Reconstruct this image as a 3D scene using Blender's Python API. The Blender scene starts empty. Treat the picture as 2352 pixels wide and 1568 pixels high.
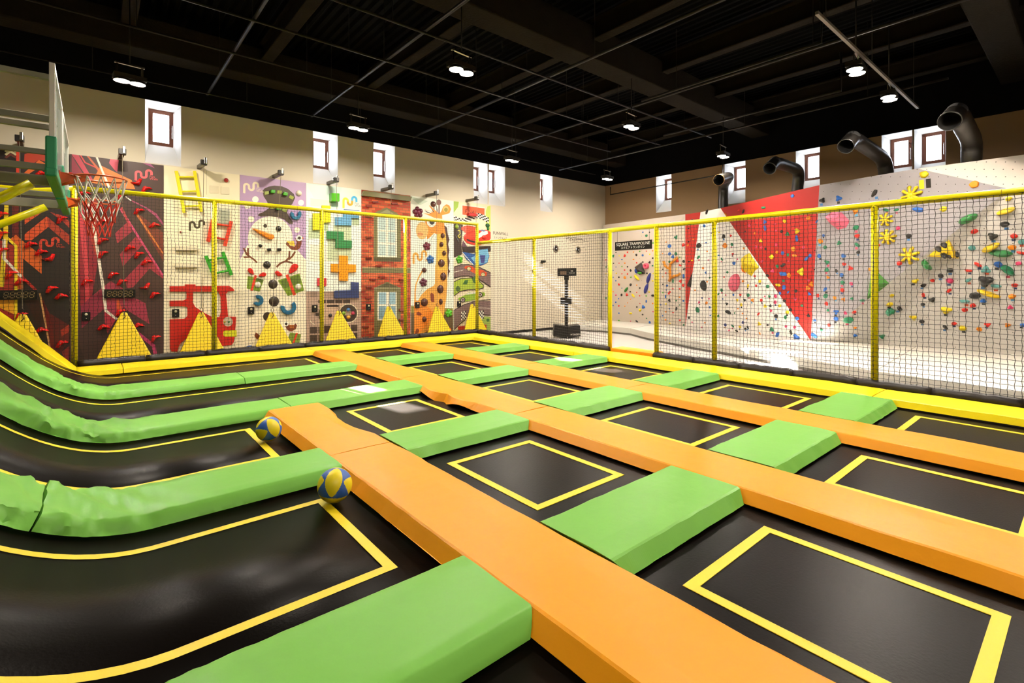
import bpy, bmesh, math, random
from mathutils import Vector, Matrix, noise
random.seed(7)
C = bpy.context.scene.collection
PI = math.pi

# ------------------------------------------------------------------ view geometry (2352 x 1568 frame)
F, YAW, CX, CY, EYE = 1142.0, math.radians(40.16), 1176.0, 643.0, 1.6
SC, SS = math.cos(YAW), math.sin(YAW)
def ray(u, v):
    a = (u - CX)/F; b = -(v - CY)/F
    return Vector((SS + a*SC, SC - a*SS, b))
def on_y(u, v, y):
    d = ray(u, v); t = y/d.y; return Vector((t*d.x, y, EYE + t*d.z))
def on_x(u, v, x):
    d = ray(u, v); t = x/d.x; return Vector((x, t*d.y, EYE + t*d.z))
def on_z(u, v, z):
    d = ray(u, v); t = (z - EYE)/d.z; return Vector((t*d.x, t*d.y, z))
def on_plane(u, v, p, n):
    d = ray(u, v); o = Vector((0, 0, EYE)); t = (p - o).dot(n)/d.dot(n); return o + d*t

# ------------------------------------------------------------------ materials
def lin(h):
    h = h.lstrip('#')
    out = []
    for i in (0, 2, 4):
        c = int(h[i:i+2], 16)/255
        out.append(c/12.92 if c <= .04045 else ((c + .055)/1.055)**2.4)
    return (*out, 1)
MATS = {}
def mat(name, hexc, rough=.5, bump=0, bscale=40, metal=0, emit=0, spec=.5, var=0, vscale=3, coat=0, stretch=None):
    if name in MATS: return MATS[name]
    m = bpy.data.materials.new(name); m.use_nodes = True
    nt = m.node_tree; b = nt.nodes['Principled BSDF']
    col = lin(hexc)
    b.inputs['Base Color'].default_value = col
    b.inputs['Roughness'].default_value = rough
    b.inputs['Metallic'].default_value = metal
    b.inputs['Specular IOR Level'].default_value = spec
    if coat: b.inputs['Coat Weight'].default_value = coat; b.inputs['Coat Roughness'].default_value = .15
    if emit:
        b.inputs['Emission Color'].default_value = col; b.inputs['Emission Strength'].default_value = emit
    if bump or var:
        tc = nt.nodes.new('ShaderNodeTexCoord'); mp = nt.nodes.new('ShaderNodeMapping')
        nt.links.new(tc.outputs['Object'], mp.inputs['Vector'])
        if stretch: mp.inputs['Scale'].default_value = stretch
    if bump:
        n = nt.nodes.new('ShaderNodeTexNoise'); n.inputs['Scale'].default_value = bscale; n.inputs['Detail'].default_value = 4
        bp = nt.nodes.new('ShaderNodeBump'); bp.inputs['Strength'].default_value = bump; bp.inputs['Distance'].default_value = .02
        nt.links.new(mp.outputs[0], n.inputs['Vector']); nt.links.new(n.outputs['Fac'], bp.inputs['Height']); nt.links.new(bp.outputs[0], b.inputs['Normal'])
    if var:
        n = nt.nodes.new('ShaderNodeTexNoise'); n.inputs['Scale'].default_value = vscale; n.inputs['Detail'].default_value = 6
        r = nt.nodes.new('ShaderNodeMixRGB'); r.blend_type = 'MULTIPLY'; r.inputs[0].default_value = var
        r.inputs[1].default_value = col
        nt.links.new(mp.outputs[0], n.inputs['Vector']); nt.links.new(n.outputs['Color'], r.inputs[2]) if False else None
        cr = nt.nodes.new('ShaderNodeValToRGB'); cr.color_ramp.elements[0].position = .3; cr.color_ramp.elements[1].position = .7
        cr.color_ramp.elements[0].color = (.45, .45, .45, 1); cr.color_ramp.elements[1].color = (1, 1, 1, 1)
        nt.links.new(n.outputs['Fac'], cr.inputs[0]); nt.links.new(cr.outputs[0], r.inputs[2]); nt.links.new(r.outputs[0], b.inputs['Base Color'])
    MATS[name] = m
    return m
def flat(hexc, rough=.45):
    h = hexc.lstrip('#'); v = [min(250, int(round(int(h[i:i+2], 16)*1.07))) for i in (0, 2, 4)]
    return mat('paint_' + h, '#%02x%02x%02x' % tuple(v), rough)

GREEN = mat('green_vinyl', '#75b74b', .42, .12, 9, spec=.22)
ORANGE = mat('orange_vinyl', '#ea9a14', .42, .1, 9, spec=.22)
YELLOW = mat('yellow_vinyl', '#fbe413', .4, .1, 9, spec=.22)
FOAM = mat('yellow_foam', '#f7e808', .32, .04, 30)
BED = mat('black_bed', '#0d0907', .34, .05, 60, var=.35, vscale=2.5, spec=.07)
LINE = mat('yellow_webbing', '#e8cd14', .5, .06, 120)
BLACKPAD = mat('black_pad', '#1d1613', .45, .15, 12)
CORD = mat('black_cord', '#0c0b0b', .6)
DARK = mat('dark_frame', '#0b0a0a', .7)
GREYBEAM = mat('grey_steel', '#8b8577', .45)
WHITEFR = mat('white_frame', '#d8d4cc', .4)
RIM = mat('orange_rim', '#d2561a', .35, coat=.4)
STEEL = mat('bright_steel', '#c9c7c2', .25, metal=1)
BLACKMETAL = mat('black_metal', '#141210', .4)
BLACKPL = mat('black_plastic', '#0e0b0a', .45, spec=.3)
CEIL = mat('black_ceiling', '#040404', .9, .3, 12, spec=.06)
CEILBEAM = mat('black_fireproofing', '#1c1813', .95, .6, 20, var=.4, spec=.05)
PIPE = mat('dark_pipe', '#17130f', .6, spec=.2)
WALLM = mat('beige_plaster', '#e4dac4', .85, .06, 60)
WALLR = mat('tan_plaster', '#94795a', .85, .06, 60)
REVEAL = mat('white_reveal', '#dcdad4', .8)
WOOD = mat('brown_window_wood', '#6a3a26', .45, .1, 20)
FLOORM = mat('grey_vinyl_floor', '#d0cdc9', .3, .03, 20)
MATGREY = mat('grey_mat_vinyl', '#d9d5cc', .45, .1, 6)
SKIRT = mat('dark_mat_skirt', '#5d5852', .6)
CLAW = mat('red_resin', '#e01410', .3, coat=.3)

# ------------------------------------------------------------------ mesh builder
class MB:
    def __init__(s): s.v = []; s.f = []; s.m = []; s.sm = []; s.mats = []
    def mi(s, m):
        if m is None: return 0
        if m not in s.mats: s.mats.append(m)
        return s.mats.index(m)
    def add(s, vs, fs, m=None, smooth=False):
        o = len(s.v); s.v += [tuple(p) for p in vs]; k = s.mi(m)
        for f in fs: s.f.append([i + o for i in f]); s.m.append(k); s.sm.append(smooth)
    def box(s, a, b, m=None):
        x0, y0, z0 = a; x1, y1, z1 = b
        s.add([(x0,y0,z0),(x1,y0,z0),(x1,y1,z0),(x0,y1,z0),(x0,y0,z1),(x1,y0,z1),(x1,y1,z1),(x0,y1,z1)],
              [(0,3,2,1),(4,5,6,7),(0,1,5,4),(1,2,6,5),(2,3,7,6),(3,0,4,7)], m)
    def bar(s, p, q, w, h, m=None, up=Vector((0,0,1))):
        p, q = Vector(p), Vector(q); d = (q - p).normalized()
        if abs(d.dot(up)) > .98: up = Vector((1,0,0))
        a = d.cross(up).normalized()*w/2; b = a.cross(d).normalized()*h/2
        vs = [p-a-b, p+a-b, p+a+b, p-a+b, q-a-b, q+a-b, q+a+b, q-a+b]
        s.add(vs, [(0,1,2,3),(7,6,5,4),(0,4,5,1),(1,5,6,2),(2,6,7,3),(3,7,4,0)], m)
    def tube(s, pts, r, n=10, m=None, cap=True, smooth=True):
        pts = [Vector(p) for p in pts]; L = len(pts)
        rs = r if isinstance(r, (list, tuple)) else [r]*L
        vs = []; prev = None
        for i, p in enumerate(pts):
            t = (pts[min(i+1, L-1)] - pts[max(i-1, 0)]).normalized()
            if prev is None:
                u = Vector((0,0,1)) if abs(t.z) < .9 else Vector((1,0,0))
                a = t.cross(u).normalized()
            else:
                a = (prev - t*prev.dot(t)).normalized()
            prev = a; b = t.cross(a)
            for k in range(n):
                an = 2*PI*k/n
                vs.append(p + (a*math.cos(an) + b*math.sin(an))*rs[i])
        fs = []
        for i in range(L-1):
            for k in range(n):
                fs.append((i*n+k, i*n+(k+1)%n, (i+1)*n+(k+1)%n, (i+1)*n+k))
        s.add(vs, fs, m, smooth)
        if cap:
            o = len(s.v) - len(vs); kk = s.mi(m)
            s.f.append([o+k for k in range(n)][::-1]); s.m.append(kk); s.sm.append(False)
            s.f.append([o+(L-1)*n+k for k in range(n)]); s.m.append(kk); s.sm.append(False)
    def poly(s, pts, m=None): s.add(pts, [tuple(range(len(pts)))], m)
    def prism(s, pts, off, m=None, mside=None):
        """front polygon pts, extruded back by the vector off"""
        n = len(pts); off = Vector(off); vs = [Vector(p) for p in pts] + [Vector(p) + off for p in pts]
        s.add(vs, [tuple(range(n)), tuple(range(2*n-1, n-1, -1))], m)
        o = len(s.v) - 2*n; k = s.mi(mside or m)
        for i in range(n):
            j = (i+1) % n
            s.f.append([o+i, o+i+n, o+j+n, o+j]); s.m.append(k); s.sm.append(False)
    def dome(s, c, rx, rz, h, ax, az, an, m=None, n=16, rings=5):
        """rounded cap on a surface: centre c, in-surface axes ax, az, outward an"""
        c = Vector(c); vs = []
        for i in range(rings):
            a = PI/2*i/rings; rr = math.cos(a); hh = math.sin(a)
            for k in range(n):
                t = 2*PI*k/n
                vs.append(c + ax*rx*rr*math.cos(t) + az*rz*rr*math.sin(t) + an*h*hh)
        vs.append(c + an*h); fs = []
        for i in range(rings-1):
            for k in range(n): fs.append((i*n+k, i*n+(k+1)%n, (i+1)*n+(k+1)%n, (i+1)*n+k))
        t = len(vs)-1
        for k in range(n): fs.append(((rings-1)*n+k, (rings-1)*n+(k+1)%n, t))
        fs.append(tuple(range(n-1, -1, -1)))
        s.add(vs, fs, m, True)
    def lathe(s, prof, c, axis, n=24, m=None, smooth=True, cap=False):
        """prof [(r, h)...] about axis through c"""
        c = Vector(c); axis = Vector(axis).normalized()
        a = axis.orthogonal().normalized(); b = axis.cross(a); vs = []
        for r, h in prof:
            for k in range(n):
                t = 2*PI*k/n; vs.append(c + axis*h + (a*math.cos(t) + b*math.sin(t))*r)
        fs = [(i*n+k, i*n+(k+1)%n, (i+1)*n+(k+1)%n, (i+1)*n+k) for i in range(len(prof)-1) for k in range(n)]
        if cap: fs += [tuple(range(n-1,-1,-1)), tuple((len(prof)-1)*n+k for k in range(n))]
        s.add(vs, fs, m, smooth)
    def build(s, name, m=None, parent=None, bevel=0, seg=2, fix=True):
        me = bpy.data.meshes.new(name)
        me.from_pydata(s.v, [], s.f)
        for x in (s.mats or [m]): me.materials.append(x)
        me.polygons.foreach_set('material_index', s.m)
        me.polygons.foreach_set('use_smooth', s.sm)
        me.update()
        if fix:
            bm = bmesh.new(); bm.from_mesh(me); bmesh.ops.recalc_face_normals(bm, faces=bm.faces); bm.to_mesh(me); bm.free()
        o = bpy.data.objects.new(name, me); C.objects.link(o)
        if parent is not None: o.parent = parent; o.matrix_parent_inverse = pinv(parent)
        if bevel:
            b = o.modifiers.new('bevel', 'BEVEL'); b.width = bevel; b.segments = seg; b.limit_method = 'ANGLE'; b.angle_limit = math.radians(35)
        return o
def pinv(p):
    return Matrix.Translation(-p.location) if p.parent is None else Matrix.Identity(4)
def tag(o, label, cat, group=None):
    o['label'] = label; o['category'] = cat
    if group: o['group'] = group
    return o
def thing(name, loc, label, cat, group=None):
    o = bpy.data.objects.new(name, None); C.objects.link(o); o.location = loc; o.empty_display_size = .1
    return tag(o, label, cat, group)
def struct(o): o['kind'] = 'structure'; return o
def smooth_all(o):
    for p in o.data.polygons: p.use_smooth = True
    return o
def text_mesh(mb, txt, origin, xdir, up, size, m, off=.002, align='LEFT'):
    cu = bpy.data.curves.new('t', 'FONT'); cu.body = txt; cu.size = size; cu.align_x = align; cu.resolution_u = 3
    ob = bpy.data.objects.new('t', cu); C.objects.link(ob)
    dg = bpy.context.evaluated_depsgraph_get(); me = bpy.data.meshes.new_from_object(ob.evaluated_get(dg))
    xdir = Vector(xdir).normalized(); up = Vector(up).normalized(); nn = xdir.cross(up)
    o = Vector(origin)
    vs = [o + xdir*v.co.x + up*v.co.y + nn*off for v in me.vertices]
    mb.add(vs, [tuple(p.vertices) for p in me.polygons], m)
    bpy.data.objects.remove(ob); bpy.data.curves.remove(cu); bpy.data.meshes.remove(me)
ORD = ['first','second','third','fourth','fifth','sixth','seventh','eighth','ninth','tenth','eleventh','twelfth','thirteenth','fourteenth','fifteenth','sixteenth','seventeenth','eighteenth']

# ------------------------------------------------------------------ main dimensions
FY, FX = 11.57, 8.45         # planes of the two net fences
K = 1.05
WY, PY = 15.0, 14.91          # back wall, face of the climbing panels
WX = 18.375                  # right wall
FZ = -.5                     # floor outside the court
ZT = 6.0                     # top of the light paint
CZ = 8.0                     # ceiling
def bank(x):
    s = .3 - x
    return 0 if s <= 0 else (s*s/2 if s <= 1 else s - .5)
def bank_n(x):
    s = .3 - x; k = 0 if s <= 0 else min(s, 1)
    return Vector((k, 0, 1)).normalized()

LAMP_E, SUN_E, SKY_E, EXPO = 620.0, 330.0, 22.0, 0.42
# ================================================================== SETTING
def quad(mb, a, b, c, d, m): mb.add([a, b, c, d], [(0, 1, 2, 3)], m)
BLACKW = mat('black_wall_paint', '#050507', .9, spec=.08)
XL, XR, YF = -5.2, WX, -7.0
mb = MB(); mb.box((XL-.3, YF-.3, FZ-.2), (XR+.6, WY+.6, FZ), FLOORM); struct(mb.build('floor'))
mb = MB(); mb.box((XL-.3, YF-.3, CZ), (XR+.6, WY+.6, CZ+.2), CEIL)
for i in range(110):                                   # corrugated deck
    x = XL + i*.22
    mb.add([(x, YF, CZ), (x+.05, YF, CZ-.07), (x+.13, YF, CZ-.07), (x+.18, YF, CZ), (x, WY, CZ), (x+.05, WY, CZ-.07), (x+.13, WY, CZ-.07), (x+.18, WY, CZ)],
           [(0,1,5,4), (1,2,6,5), (2,3,7,6)], CEIL)
struct(mb.build('ceiling', fix=False))

# window openings: (left, right) of the splayed mouth along the wall, from the photo; every recess has its own glass
DEP = .5
def win_wall(name, opens, along, fixed, out, lo, hi, paint):
    """wall in a plane of constant y ('x' along) or x ('y' along) with splayed window recesses cut in"""
    mb = MB()
    def P(s, d, z):
        return (s, fixed + d*out, z) if along == 'x' else (fixed + d*out, s, z)
    SB = 1.6 + (4.33 - 1.6)*K; GB = 1.6 + (4.93 - 1.6)*K; GT = 1.6 + (5.78 - 1.6)*K
    e = [lo] + [v for o in opens for v in o[:2]] + [hi]
    quad(mb, P(lo,0,FZ), P(hi,0,FZ), P(hi,0,SB), P(lo,0,SB), paint)
    for i in range(0, len(e), 2): quad(mb, P(e[i],0,SB), P(e[i+1],0,SB), P(e[i+1],0,ZT), P(e[i],0,ZT), paint)
    quad(mb, P(lo,0,ZT), P(hi,0,ZT), P(hi,0,CZ), P(lo,0,CZ), BLACKW)
    for a, b in opens:
        c = (a+b)/2; g0, g1 = c-.27, c+.27; gz = GB-.07; gt = ZT-.06
        quad(mb, P(a,0,SB), P(a,0,ZT), P(g0,DEP,gt), P(g0,DEP,gz), REVEAL)
        quad(mb, P(b,0,SB), P(b,0,ZT), P(g1,DEP,gt), P(g1,DEP,gz), REVEAL)
        quad(mb, P(a,0,ZT), P(b,0,ZT), P(g1,DEP,gt), P(g0,DEP,gt), REVEAL)
        quad(mb, P(a,0,SB), P(b,0,SB), P(g1,DEP,gz), P(g0,DEP,gz), REVEAL)
    # outer skin so that no light leaks past the recesses
    q = DEP + .12; E2 = [lo] + [v for a, b in opens for v in ((a+b)/2-.27, (a+b)/2+.27)] + [hi]
    quad(mb, P(lo,q,FZ), P(hi,q,FZ), P(hi,q,GB-.07), P(lo,q,GB-.07), paint)
    quad(mb, P(lo,q,ZT-.06), P(hi,q,ZT-.06), P(hi,q,CZ), P(lo,q,CZ), paint)
    for i in range(0, len(E2), 2): quad(mb, P(E2[i],q,GB-.07), P(E2[i+1],q,GB-.07), P(E2[i+1],q,ZT-.06), P(E2[i],q,ZT-.06), paint)
    for a, b in opens:
        c = (a+b)/2; g0, g1 = c-.27, c+.27; gz, gt = GB-.07, ZT-.06
        for s0, s1, z0, z1 in ((g0,g0,gz,gt), (g1,g1,gz,gt), (g0,g1,gz,gz), (g0,g1,gt,gt)):
            quad(mb, P(s0,DEP,z0), P(s1,DEP,z1), P(s1,q,z1), P(s0,q,z0), REVEAL)
    return struct(mb.build(name, fix=False))
def glass_mat():
    m = bpy.data.materials.new('window_glass'); m.use_nodes = True; nt = m.node_tree
    nt.nodes.remove(nt.nodes['Principled BSDF']); out = nt.nodes['Material Output']
    t = nt.nodes.new('ShaderNodeBsdfTransparent'); g = nt.nodes.new('ShaderNodeBsdfGlossy'); x = nt.nodes.new('ShaderNodeMixShader')
    g.inputs['Roughness'].default_value = .03; x.inputs[0].default_value = .05
    nt.links.new(t.outputs[0], x.inputs[1]); nt.links.new(g.outputs[0], x.inputs[2]); nt.links.new(x.outputs[0], out.inputs[0]); return m
GLASS = glass_mat()
nwin = 0
def window(s, along, fixed, out):
    global nwin; nwin += 1
    GB = 1.6 + (4.93 - 1.6)*K; GT = ZT - .06; gz = GB - .07; d = fixed + out*(DEP + .03)
    def P(s_, dd, z): return (s_, d + out*dd, z) if along == 'x' else (d + out*dd, s_, z)
    def bx(mb, a, b, z0, z1, d0, d1, m):
        p, q = P(a, d0, z0), P(b, d1, z1)
        mb.box([min(i, j) for i, j in zip(p, q)], [max(i, j) for i, j in zip(p, q)], m)
    r = bpy.data.objects.new('window_%d' % nwin, None); C.objects.link(r); r.location = P(s, 0, gz); struct(r)
    mb = MB(); w, t = .265, .095
    bx(mb, s-w, s-w+t, gz, GT, 0, .06, WOOD); bx(mb, s+w-t, s+w, gz, GT, 0, .06, WOOD)
    bx(mb, s-w+t, s+w-t, gz, gz+t, 0, .06, WOOD); bx(mb, s-w+t, s+w-t, GT-t, GT, 0, .06, WOOD)
    mb.build('window_frame', parent=r)
    mb = MB(); bx(mb, s-w+t, s+w-t, gz+t, GT-t, .03, .036, GLASS); mb.build('pane', parent=r)
    mb = MB(); k = s - w + .03 if along == 'y' else s + w - .03
    a = P(k, -.04, gz+.22); b = P(k, -.04, gz+.56)
    mb.tube([P(k, 0, gz+.22), a, b, P(k, 0, gz+.56)], .011, 8, STEEL); mb.build('handle', parent=r)
def px(u0, u1, plane): return (on_y(u0, 300, plane).x, on_y(u1, 300, plane).x)
OB = [px(333, 416, WY), px(719, 776, WY), px(858, 907, WY), px(1088, 1120, WY), px(1123, 1160, WY), px(1241, 1269, WY)]
win_wall('wall_back', OB, 'x', WY, 1, XL, XR, WALLM)
for a, b in OB: window((a+b)/2, 'x', WY, 1)
OR = sorted([tuple(sorted((on_x(a, 350, WX).y, on_x(b, 350, WX).y))) for a, b in ((1507,1542), (1664,1712), (1828,1883), (2025,2095), (2100,2172))])
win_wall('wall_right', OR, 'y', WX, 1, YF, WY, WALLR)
for a, b in OR: window((a+b)/2, 'y', WX, 1)
mb = MB(); mb.box((XL-.3, YF, FZ), (XL, WY, CZ), WALLM); struct(mb.build('wall_left'))
mb = MB(); mb.box((XL-.3, YF-.3, FZ), (XR+.6, YF, CZ), WALLM); struct(mb.build('wall_front'))
mb = MB(); x0 = on_y(1127, 768, PY).x
mb.box((x0+.02, WY-.02, FZ), (15.2, WY, FZ+.1), BLACKPL); struct(mb.build('baseboard_back'))

# roof structure under the deck
def beam(name, a, b, w, h, m=CEILBEAM, i_sec=False):
    mb = MB()
    if i_sec:
        mb.bar(a, b, w, .05, m); mb.bar((a[0],a[1],a[2]+h-.05), (b[0],b[1],b[2]+h-.05), w, .05, m); mb.bar((a[0],a[1],a[2]+h/2), (b[0],b[1],b[2]+h/2), .07, h, m)
    else: mb.bar((a[0],a[1],a[2]+h/2), (b[0],b[1],b[2]+h/2), w, h, m)
    return struct(mb.build(name, bevel=.03))
for i, y in enumerate((14.1, 7.9, 1.4, -4.6)): beam('ceiling_beam', (XL, y, 6.75), (XR, y, 6.75), .62, .75)
for x in (-2.2, .6, 3.4, 6.2, 9.0, 11.8, 14.6, 17.2): beam('ceiling_joist', (x, YF, 7.2), (x, WY, 7.2), .28, .5, i_sec=True)
def pipe(pts, r, label, cat='pipe', name='ceiling_pipe', grp='pipes hung under the black ceiling'):
    mb = MB(); mb.tube(pts, r, 8, PIPE)
    for p in pts[::max(1, len(pts)-1)]: pass
    a, b = Vector(pts[0]), Vector(pts[-1]); n = max(2, int((b-a).length/3))
    o = tag(mb.build(name), label, cat, grp)
    for k in range(n):
        hg = MB()
        p = a.lerp(b, (k+.5)/n)
        if abs(p.z - pts[0][2]) < .05 and CZ - p.z > .1: hg.tube([p, (p.x, p.y, CZ-.05)], .008, 6, PIPE, cap=False)
        if hg.v: hg.build('hanger_rod', parent=o)
    return o
pipe([(2.25, -4, 6.35), (2.25, 14.75, 6.35)], .035, 'dark ceiling pipe ending above the backboard, over the snowman panel')
pipe([(4.85, -4, 6.35), (4.85, 14.75, 6.35)], .035, 'dark ceiling pipe ending above the window beside the block puzzle panel')
pipe([(8.15, -4, 6.35), (8.15, 14.75, 6.35)], .035, 'dark ceiling pipe ending above the giraffe panel')
pipe([(11.3, -4, 6.35), (11.3, 14.75, 6.35)], .035, 'dark ceiling pipe ending above the pair of narrow windows')
pipe([(14.6, 2.2, 6.1), (14.6, 14.3, 6.1)], .028, 'dark ceiling pipe above the crash mat near the right wall')
pipe([(-4, 8.3, 6.3), (15.6, 8.3, 6.3)], .025, 'thin dark pipe crossing the ceiling over the middle row of lamps')
pipe([(-4, 9.9, 6.3), (15.2, 9.9, 6.3)], .025, 'thin dark pipe crossing the ceiling between the two far rows of lamps')
pipe([(-4, 11.6, 6.3), (14.5, 11.6, 6.3)], .025, 'thin dark pipe crossing the ceiling over the far net fence')
pipe([(-4.5, 14.0, 6.12), (16.5, 14.0, 6.12)], .016, 'thin conduit running along the back wall past the far lamps', name='ceiling_conduit')
pipe([(10.2, 3.3, 6.7), (10.2, 3.3, 5.95), (10.2, 7.2, 5.95)], .03, 'dark pipe dropping from the ceiling and turning over the near right lamps', name='ceiling_pipe')
pipe([(13.3, 3.9, 6.9), (13.3, 3.9, 6.0), (13.3, 8.6, 6.0)], .03, 'dark pipe dropping from the ceiling above the red triangle', name='ceiling_pipe')
mb = MB(); a = on_x(1402, 447, WX-.5); b = on_x(1660, 400, WX-.5)
mb.tube([a + Vector((0,0,.35)), a, b, b + Vector((0,0,.6))], .022, 8, BLACKMETAL)
tag(mb.build('ceiling_conduit'), 'black U-shaped pipe rail hung before the right wall left of the ducts', 'pipe')
mb = MB(); a = on_y(1915, 82, 3.05); b = on_y(2125, 275, 2.6)
mb.bar((8.6, 2.85, 5.75), (15.2, 2.85, 5.75), .05, .05, mat('grey_track', '#6e675e', .5)); o = tag(mb.build('ceiling_track'), 'straight grey metal track carrying the near right pair of lamps', 'track')
for x in (9, 11.5, 14.8): mb2 = MB(); mb2.tube([(x, 2.85, 5.78), (x, 2.85, CZ-.05)], .008, 6, PIPE); mb2.build('hanger_rod', parent=o)

# lamps
LAMP = mat('lamp_face', '#fff1de', .5, emit=LAMP_E)
LRIM = mat('lamp_housing', '#2b2723', .45, metal=.6)
def lamp_meshes():
    h = MB(); h.box((-.26, -.13, .05), (.26, .13, .13), LRIM)
    for sx in (-.125, .125): h.lathe([(.13, 0), (.135, .05), (.1, .06)], (sx, 0, 0), (0,0,1), 20, LRIM)
    b = MB(); b.bar((-.2, 0, .13), (-.2, 0, .34), .02, .04, STEEL); b.bar((.2, 0, .13), (.2, 0, .34), .02, .04, STEEL); b.bar((-.24, 0, .35), (.24, 0, .35), .04, .03, STEEL)
    b.tube([(0, 0, .36), (0, 0, 1.7)], .012, 6, PIPE)
    return h, b
proto = None
def lamp(x, y, z, label, rot=0):
    global proto
    if proto is None:
        r = thing('ceiling_lamp', (0,0,0), '', 'lamp', 'ceiling lamps'); h, b = lamp_meshes()
        h.build('housing', parent=r); b.build('bracket', parent=r)
        for sx in (-.125, .125):
            m = MB(); m.lathe([(0.001, .004), (.07, .006), (.12, .012), (.12, .02)], (sx, 0, 0), (0,0,1), 24, LAMP); m.build('diffuser', parent=r)
        proto = r
        o = r
    else:
        o = proto.copy(); C.objects.link(o)
        for ch in proto.children:
            c = ch.copy(); C.objects.link(c); c.parent = o
    o.location = (x, y, z); o.rotation_euler = (0, 0, rot); o['label'] = label
def at_lamp(u, v, z): return on_z(u, v, z)
LZ = 5.5
for u, v, lab in ((298,190,'lit twin-disc ceiling lamp above the basketball hoops, nearest the backboard'), (823,297,'lit twin-disc lamp by the back wall between two windows, over the brick panel'),
                  (1176,370,'lit twin-disc lamp above the FUNWALL lettering'), (1395,412,'lit twin-disc lamp in the far corner of the hall'),
                  (1060,165,'lit twin-disc lamp alone in the middle of the black ceiling, brightest of its row'), (1450,293,'lit twin-disc lamp above the doorway of the net'),
                  (1661,360,'lit twin-disc lamp next to the shiny duct mouth'), (1966,165,'larger lit twin-disc lamp on the grey track, nearer the camera'),
                  (2042,227,'smaller lit twin-disc lamp on the grey track, right behind the larger one')):
    p = at_lamp(u, v, LZ); lamp(p.x, p.y, LZ, lab, .1)
for x, y in ((.4, 7.6), (5.3, 2.9), (11.4, .3), (8.6, -1.6), (.4, -2.2)):  # unseen lamps: some continue the rows, others added to brighten the climbing wall
    lamp(x, y, LZ, 'unseen ceiling lamp added for light on the near court and climbing wall')

# ================================================================== COURT
mb = MB(); BX = -2.3
mb.box((.35, -5, FZ), (FX+.12, FY+.12, -.07), DARK); mb.box((FX+.12, 5.4, FZ), (FX+.34, 7.0, -.07), DARK)
n = 24; xs = [.35 + (BX - .35)*i/n for i in range(n+1)]
vs = [(x, y, bank(x)-.09) for x in xs for y in (-5, FY+.12)] + [(x, y, FZ) for x in xs for y in (-5, FY+.12)]
k = 2*(n+1); fs = [(2*i, 2*i+1, 2*i+3, 2*i+2) for i in range(n)] + [(2*i+1, 2*i+1+k, 2*i+3+k, 2*i+3) for i in range(n)] + [(2*i, 2*i+2, 2*i+2+k, 2*i+k) for i in range(n)] + [(2*n, 2*n+k, 2*n+1+k, 2*n+1)]
mb.add(vs, fs, DARK)
struct(mb.build('platform'))

ROWC = [11.0, 8.75, 6.485, 4.236, 1.968, -.28, -2.53]     # cross pad centres, far to near
COLC = [1.83, 3.867, 5.9, 7.95]                            # long pad centres, left to right
def strip(mb, pts, w, z0, m):
    """flat webbing along a closed rectangle pts (x0,x1,y0,y1)"""
    x0, x1, y0, y1 = pts
    for a, b, c, d in ((x0, x1, y0, y0+w), (x0, x1, y1-w, y1), (x0, x0+w, y0+w, y1-w), (x1-w, x1, y0+w, y1-w)):
        mb.box((a, c, z0), (b, d, z0+.003), m)
def bed(x0, x1, y0, y1, lx0, lx1, ly0, ly1, label, grp):
    mb = MB(); mb.box((x0, y0, -.012), (x1, y1, 0), BED)
    o = tag(mb.build('trampoline_bed'), label, 'trampoline', grp)
    m2 = MB(); strip(m2, (lx0, lx1, ly0, ly1), .062, .001, LINE); m2.build('border_line', parent=o)
def lane(xr, y0, y1, lx, ly0, ly1, label, grp):
    """bed that runs from its flat right end at xr to the top of the curved bank"""
    n = 44; xs = [xr + (BX - xr)*i/n for i in range(n+1)]
    xs = [xr, .35] + [.35 + (BX+.1 - .35)*i/30 for i in range(1, 31)]
    mb = MB(); vs = []
    for x in xs:
        nn = bank_n(x)
        for y in (y0, y1): vs.append(Vector((x, y, bank(x))))
    for x in xs:
        nn = bank_n(x)
        for y in (y0, y1): vs.append(Vector((x, y, bank(x))) - nn*.012)
    L = len(xs); k = 2*L
    fs = [(2*i, 2*i+1, 2*i+3, 2*i+2) for i in range(L-1)] + [(2*i+k, 2*i+2+k, 2*i+3+k, 2*i+1+k) for i in range(L-1)] + \
         [(2*i, 2*i+2, 2*i+2+k, 2*i+k) for i in range(L-1)] + [(2*i+1, 2*i+1+k, 2*i+3+k, 2*i+3) for i in range(L-1)] + [(0, k, k+1, 1), (2*L-2, 2*L-1, 2*L-1+k, 2*L-2+k)]
    mb.add(vs, fs, BED, True); o = tag(mb.build('trampoline_bed'), label, 'trampoline', grp)
    m2 = MB(); w = .062; xs2 = [lx] + [x for x in xs if x < lx-.05]
    for a, b in ((ly0, ly0+w), (ly1-w, ly1)):
        vs = [Vector((x, y, bank(x))) + bank_n(x)*.003 for x in xs2 for y in (a, b)]
        m2.add(vs, [(2*i, 2*i+1, 2*i+3, 2*i+2) for i in range(len(xs2)-1)], LINE)
    m2.box((lx-w, ly0+w, .0015), (lx, ly1-w, .003), LINE); m2.build('border_line', parent=o, fix=False)
G1 = 'rectangular trampoline beds'
G2 = 'curved trampoline lanes that climb the bank'
RN = ['farthest', 'second farthest', 'middle', 'second nearest', 'nearest']
CN = {1: 'between the left and middle orange strips', 2: 'between the middle and right orange strips', 3: 'between the right orange strip and the yellow border'}
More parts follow.
